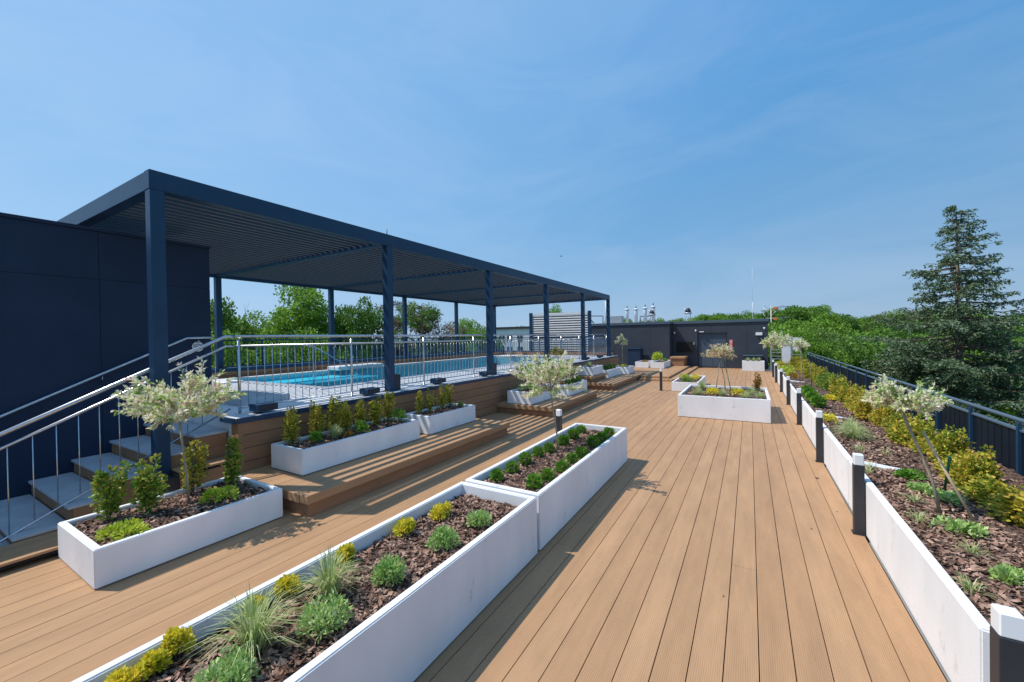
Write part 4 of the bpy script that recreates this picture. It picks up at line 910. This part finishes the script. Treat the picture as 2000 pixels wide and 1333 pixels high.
# ------------------------------------------------------------------ trees
def crown(n, leaf, rx, rz, cz, nc=70, cl=.3, seed=0, lift=.0, wd=.7):
    d = sph(nc); lob = sph(5); rad = rng.uniform(.4, 1, nc)**.6*(.72+.42*np.clip(np.max(d@lob.T, axis=1), 0, 1)**3)
    C = d*rad[:, None]*np.array([rx*(1-cl*.7), rx*(1-cl*.7), rz*(1-cl*.7)]); C[:, 2] += cz; C[C[:, 2] < cz, :2] *= .92
    S = rx*cl*rng.uniform(.6, 1.25, nc); k = rng.choice(nc, n, p=S**2/np.sum(S**2)); e = sph(n); e[:, 2] = e[:, 2]*.8+.12
    P = C[k]+e*(S[k]*rng.uniform(.55, 1.08, n))[:, None]
    return leafquads(P, e*.6+sph(n)+np.array([0, 0, .15]), np.full(n, leaf), wd), C
def tree(name, m, n, leaf, H, rx, rz, nc, cl, bark='bark', limbs=9):
    t = empty(name); cz = H-rz*.98
    V, C = crown(n, leaf, rx, rz, cz, nc, cl)
    mb = MB(); mb.tube([(0, 0, -.5), (.1, .05, H*.25), (-.05, .1, H*.55), (0, 0, H*.85)], [H*.02, H*.016, H*.011, H*.003], 8)
    for c in C[:limbs*2]:
        z0 = rng.uniform(.3, .6)*H; mb.tube([(0, 0, z0), tuple((np.array([0, 0, z0])+c)/2+np.array([0, 0, .2])), tuple(c)], [H*.007, H*.004, H*.0015], 5, cap=False)
    mb.build('trunk', M[bark], t); quadmesh('crown', V, M[m], t); return t
FAR = [tree('broadleaf_tree', mm, 17000, .33, 14, 4.2*a, 5.0*b, nc, cl) for mm, a, b, nc, cl in (('oak', 1, 1, 60, .34), ('oak2', 1.05, .95, 55, .36), ('oak', .9, 1.05, 70, .3), ('oak2', 1.1, .9, 60, .36), ('oak3', 1, 1, 60, .34))]
NEAR = [tree('broadleaf_tree', mm, 42000, .17, 14, 4.2*a, 5.4*b, nc, cl) for mm, a, b, nc, cl in (('oak', 1.05, 1, 85, .21), ('oak2', .95, 1, 85, .22), ('oak', 1.1, .95, 90, .2))]
fu = set()
def put(src, x, y, ztop, wf, label, group, zb=None, rz=None):
    key = src.name
    o = src if key not in fu else copy_tree(src); fu.add(key)
    zb = gz(x, y) if zb is None else zb; s = (ztop-zb)/14
    o.location = (x, y, zb-.2); o.scale = (s*wf, s*wf, s*1.02); o.rotation_euler = (0, 0, (x*3.1+y*1.7) % 6.28 if rz is None else rz)
    return tag(o, label, 'tree', group)
TREES = [(8.7, 25.0, 0.9, 4), (10.1, 25.4, 0.8, 1), (11.7, 25.7, 0.8, 0), (13.1, 26.4, 0.8, 0), (9.2, 30.3, 1.4, 3), (11.0, 31.6, 1.3, 2), (14.3, 35.5, 1.1, 2), (15.4, 35.1, 1.2, 2), (16.9, 35.5, 1.1, 2), (0.2, 37.9, 1.9, 0), (2.8, 37.0, 2.3, 0), (5.4, 39.8, 2.0, 1), (7.8, 42.2, 1.8, 3), (9.9, 42.0, 1.8, 3), (12.5, 44.9, 1.7, 2), (13.3, 41.8, 1.6, 2), (15.8, 43.6, 1.8, 2), (19.1, 46.3, 1.6, 2), (22.4, 49.8, 1.4, 2), (23.5, 47.6, 1.7, 4), (0.7, 49.8, 3.0, 2), (3.3, 47.7, 3.2, 0), (6.4, 50.5, 3.2, 4), (10.4, 56.9, 2.3, 0), (11.7, 52.7, 2.5, 3), (16.2, 61.7, 2.6, 1), (18.5, 59.6, 2.6, 2), (21.1, 60.6, 2.6, 1), (23.9, 63.1, 2.2, 1), (26.1, 63.1, 2.3, 0), (29.8, 66.7, 2.2, 4), (33.5, 70.5, 2.0, 4), (1.4, 68.9, 4.3, 2), (5.4, 73.8, 5.0, 2), (8.5, 68.2, 4.6, 0), (11.8, 71.5, 3.2, 2), (15.6, 76.8, 3.2, 2), (18.9, 79.6, 3.6, 3), (22.5, 82.9, 3.5, 3), (25.3, 81.3, 3.4, 4), (28.6, 81.8, 3.8, 3), (32.9, 87.2, 3.9, 3), (35.3, 87.8, 3.2, 3), (39.8, 93.1, 3.4, 2), (39.5, 86.3, 3.6, 3), (46.5, 96.0, 3.6, 1), (0.6, 87.5, 5.8, 0), (5.1, 99.5, 7.1, 3), (7.9, 94.8, 7.3, 3), (11.3, 93.5, 7.0, 2), (14.2, 96.1, 5.7, 3), (18.8, 102.3, 4.8, 0), (21.7, 100.8, 5.3, 4), (27.4, 112.6, 5.5, 1), (29.8, 110.0, 5.2, 2), (32.2, 108.1, 5.9, 3), (37.6, 114.1, 4.8, 2), (40.4, 112.9, 4.9, 2), (42.5, 111.1, 4.8, 4), (46.3, 114.5, 5.0, 2), (50.9, 119.1, 4.6, 1), (59.2, 131.6, 5.3, 3), (62.3, 133.0, 5.6, 2), (62.0, 126.9, 5.0, 0), (2.8, 115.7, 8.2, 1), (7.4, 126.9, 9.7, 2), (10.2, 120.1, 8.9, 3), (15.4, 139.4, 10.7, 2), (18.4, 133.1, 7.7, 4), (21.3, 126.2, 6.1, 1), (25.8, 134.4, 6.8, 2), (30.1, 137.1, 7.9, 4), (34.3, 143.1, 8.3, 0), (35.9, 134.9, 7.1, 3), (45.3, 156.4, 7.7, 3), (46.9, 149.2, 7.0, 1), (53.5, 157.9, 7.6, 2), (55.5, 153.6, 6.7, 2), (58.6, 153.3, 6.9, 1), (64.1, 159.7, 6.9, 2), (68.4, 163.1, 7.0, 0), (74.5, 171.4, 7.5, 0), (77.8, 171.7, 7.7, 0), (75.1, 158.6, 6.0, 0), (88.9, 182.2, 6.6, 1)]
for (x, y, z, k) in TREES:
    if y < 36 and x > 8: z -= 3.2
    far = y > 90; mid = y > 55
    lab = 'round green tree in the distant wooded hillside right of the terrace' if far else 'leafy green tree in the middle of the wood right of the terrace' if mid else 'bright green tree in the near part of the wood beyond the right fence'
    src = FAR[k] if y > 40 else NEAR[k % 3]
    put(src, x, y, z, 1.15 if y > 40 else .95, lab, 'far hillside trees' if far else 'middle wood trees' if mid else 'near wood trees')
for x, y, z in ((9.5, 11.5, -4.4), (14.5, 14.5, -4.2), (21, 27, -.6)):
    put(NEAR[int(x) % 3], x, y, z, 1.0, 'bright green tree in the near part of the wood beyond the right fence', 'near wood trees')
for i, (x, y, z) in enumerate([(-61.0, 103.4, 5.6), (-57.6, 105.3, 6.1), (-54.6, 107.1, 5.5), (-51.8, 108.8, 6.2), (-48.3, 110.8, 5.7), (-44.6, 113.1, 6.1), (-41.0, 115.1, 6.3), (-37.8, 117.1, 5.8), (-35.0, 118.7, 7.6), (-31.3, 120.9, 7.3), (-28.1, 122.8, 6.7), (-24.1, 125.1, 7.4), (-21.0, 127.0, 7.1), (-17.3, 129.1, 7.5), (-13.3, 131.5, 7.8), (-10.3, 133.3, 9.1), (-7.2, 135.1, 8.5), (-4.1, 137.0, 8.4), (-0.2, 139.2, 8.4), (3.1, 141.2, 8.7), (6.0, 142.9, 9.0), (-71.1, 120.6, 6.8), (-67.9, 122.5, 6.5), (-63.9, 124.9, 7.0), (-60.0, 127.1, 7.1), (-55.3, 129.9, 7.5), (-51.3, 132.3, 7.0), (-47.5, 134.5, 6.7), (-42.8, 137.3, 7.6), (-38.3, 140.0, 9.5), (-35.0, 141.9, 7.6), (-31.0, 144.3, 8.6), (-26.7, 146.8, 8.6), (-22.2, 149.5, 8.9), (-17.5, 152.2, 8.5), (-13.0, 154.9, 10.2), (-8.7, 157.5, 10.7), (-5.0, 159.6, 10.5), (-0.3, 162.4, 10.6), (2.9, 164.3, 9.6), (6.5, 166.4, 10.5)]):
    put(FAR[i % 2+(i % 3 == 0)], x, y, z, 1.0, 'tree in the distant tree line on the horizon behind the rooftop building', 'distant tree line')
for (x, y, z, w, k, lab) in [
    (-23.8, 4.5, 6.75, .5, 2, 'tree whose green top just shows above the navy wall at the left'),
    (-28.1, 11.3, 6.0, .72, 1, 'leafy tree between the navy wall and the first far pergola post'),
    (-37.6, 17.3, 4.2, .8, 0, 'low green tree behind the bare twigs'),
    (-25.0, 15.4, 5.8, .85, 0, 'tall bright green tree behind the pool, left of centre'),
    (-29.5, 14.0, 3.9, .8, 2, 'lower bright tree filling the gap left of the tall one'),
    (-22.8, 17.9, 5.75, .62, 1, 'dark green rounded tree just right of the tall bright one'),
    (-20.0, 12.5, 2.6, .8, 2, 'near green tree right behind the picket fence'),
    (-22.0, 9.0, 2.4, .8, 0, 'near bushy green tree behind the fence at the left end of the pool'),
    (-20.5, 17.0, 2.2, .7, 1, 'low dark tree behind the picket fence'),
    (-33.9, 24.1, 4.0, .9, 1, 'deep green tree behind the pine trees'),
    (-24.5, 33.6, 3.9, .8, 0, 'low green tree right of the dead branches'),
    (-21.5, 31.0, 2.9, .8, 2, 'low bright green tree near the white house'),
    (-29.0, 40.5, 4.2, .8, 1, 'dark tree beside the white house'),
    (-15.3, 32.8, 4.75, .5, 2, 'tree top showing above the slatted screen'),
    (-20.5, 27.0, 1.9, .7, 1, 'low dark tree behind the far end of the pool'),
    (-38.2, 12.3, 5.0, .9, 0, 'green tree far behind the navy wall')]:
    put(NEAR[k], x, y, z, w, lab, 'trees behind the pool')
def pine(x, y, ztop, w, label, seed, n=9000, m='pine', m2='oak2'):
    zb = gz(x, y); H = ztop-zb; rd = random.Random(seed); t = empty('pine_tree', (x, y, zb), label=label, cat='tree', group='brownish pines behind the pool')
    mb = MB(); mb.tube([(0, 0, 0), (.2, 0, H*.5), (-.1, .1, H*.8), (.05, 0, H*.97)], [.28, .2, .12, .03], 8); Ps = []; Ds = []
    for b in range(34):
        f = rd.uniform(.42, .97); a = rd.uniform(0, 6.28); ln = w*(1.15-f)*rd.uniform(.9, 2.2)+.3; p0 = Vector((0, 0, H*f)); p2 = p0+Vector((ln*math.cos(a), ln*math.sin(a), rd.uniform(-.1, .45)*ln)); p1 = p0.lerp(p2, .5)+Vector((0, 0, .12))
        mb.tube([tuple(p0), tuple(p1), tuple(p2)], [.06, .04, .012], 5, cap=False)
        for c in range(3):
            q = p0.lerp(p2, rd.uniform(.5, 1)); k = n//102; e = sph(k)*np.array([.5, .5, .32]); Ps.append(np.array(q)[None]+e*rng.uniform(.3, 1, (k, 1))); Ds.append(unit(e)+.5*sph(k))
    mb.build('trunk', M['redbark'], t)
    P = np.concatenate(Ps); k = len(P)//2
    quadmesh('needles', leafquads(P, np.concatenate(Ds), np.full(len(P), .2), .3), M[m if seed % 2 else m2], t); return t
pine(-23.1, 21.2, 5.2, 2.4, 'brownish pine behind the second near pergola post', 1)
pine(-19.6, 20.9, 5.0, 2.6, 'reddish trunked pine with open crown behind the middle of the pool', 4, 6000)
pine(-21.0, 22.5, 4.6, 2.4, 'brown green pine between two far pergola posts', 3, 8000)
pine(-20.2, 25.0, 3.4, 2.2, 'dull brown pine low behind the pool', 7, 6000)
def bare(x, y, ztop, label, seed, spread=.5, depth=5, m='palebark', r0=.12, l0=None):
    zb = gz(x, y); H = ztop-zb; rd = random.Random(seed); t = empty('bare_tree', (x, y, zb), label=label, cat='tree'); mb = MB()
    mb.tube([(0, 0, 0), (0, 0, H*.62)], [r0*1.3, r0], 7)
    def br(p, d, ln, r, k):
        q = p+d*ln; md = p.lerp(q, .5)+Vector((rd.uniform(-1, 1), rd.uniform(-1, 1), rd.uniform(-.3, .8)))*ln*.08
        mb.tube([tuple(p), tuple(md), tuple(q)], [r, r*.8, r*.55], 5, cap=False)
        if k:
            for _ in range(rd.choice([2, 3])):
                e = (d+Vector((rd.uniform(-1, 1), rd.uniform(-1, 1), rd.uniform(-.4, .9)))*spread*1.4).normalized(); br(q, e, ln*rd.uniform(.55, .85), r*.55, k-1)
    for _ in range(4):
        d = Vector((rd.uniform(-1, 1)*spread*1.6, rd.uniform(-1, 1)*spread*1.6, 1)).normalized(); br(Vector((0, 0, H*rd.uniform(.45, .62))), d, (l0 or H*.14), r0*.6, depth)
    return mb.build('branches', M[m], t)
bare(-32.5, 15.6, 5.9, 'thin bare tree with forked twigs against the sky behind the pool', 3, .28, 3, 'bark', .07)
bare(-18.6, 23.6, 5.0, 'dead tree with pale spreading branches behind the pool', 8, .7, 4, 'palebark', .14)
bare(-19.2, 21.8, 4.4, 'second leafless tree with pale crooked branches behind the pool', 12, .8, 4, 'palebark', .13)

# spruce on the right
def spruce(x, y, zb, H, label):
    t = empty('spruce_tree', (x, y, zb), label=label, cat='tree'); rd = random.Random(7); mb = MB()
    mb.tube([(0, 0, 0), (.1, 0, H*.5), (0, 0, H*.97)], [.34, .2, .025], 8); Ps = []; Ds = []; Ls = []
    z = H*.985; lvl = 0
    while z > H*.24:
        f = 1-z/H; rad = min(.3+7.4*f**.97, 5.9); nb = 5 if f < .15 else 7 if f < .35 else 12 if f < .5 else 14
        for b in range(nb):
            a = rd.uniform(0, 6.28); ln = rad*rd.choice([rd.uniform(.2, .55), rd.uniform(.4, .8), rd.uniform(.7, 1.0), rd.uniform(.9, 1.4)]); up = rd.uniform(-.02, .16)-.22*f
            p0 = Vector((0, 0, z+rd.uniform(-.1, .1))); tip = p0+Vector((ln*math.cos(a), ln*math.sin(a), ln*up)); mid = p0.lerp(tip, .55)+Vector((0, 0, -.07*ln))
            mb.tube([tuple(p0), tuple(mid), tuple(tip)], [.02+.007*ln, .012+.004*ln, .004], 4, cap=False)
            side = Vector((-math.sin(a), math.cos(a), 0)); ns = max(4, int(ln*6.6))
            for s_ in range(ns):
                g = rd.uniform(.25, 1.0)**.8; base = (p0.lerp(mid, g/.55) if g < .55 else mid.lerp(tip, (g-.55)/.45))
                sl_ = (1.12-g)*ln*.42*rd.uniform(.5, 1)+.1; dr = (side*rd.choice([-1, 1])+Vector((math.cos(a), math.sin(a), 0))*rd.uniform(.3, 1.0)+Vector((0, 0, rd.uniform(-.7, .05)))).normalized()
                k = max(5, int(sl_*30)); h = rng.uniform(0, 1, k)[:, None]
                Ps.append(np.array(base)[None]+np.array(dr)[None]*sl_*h+sph(k)*.05-np.array([[0, 0, 1]])*(.1*h**2)); Ds.append(np.array(dr)[None]*.8+sph(k)*.75+np.array([[0, 0, -.15]]))
        z -= (.17+.3*f)*rd.uniform(.4, 1.5); lvl += 1
    mb.build('trunk', M['bark'], t); P = np.concatenate(Ps); D = np.concatenate(Ds)
    print('spruce', len(P))
    quadmesh('needles', leafquads(P, D, np.full(len(P), .155), .42), M['fir'], t)
spruce(10.6, 34.0, -9.2, 18.9, 'tall dark blue-green spruce towering over the wood at the right')
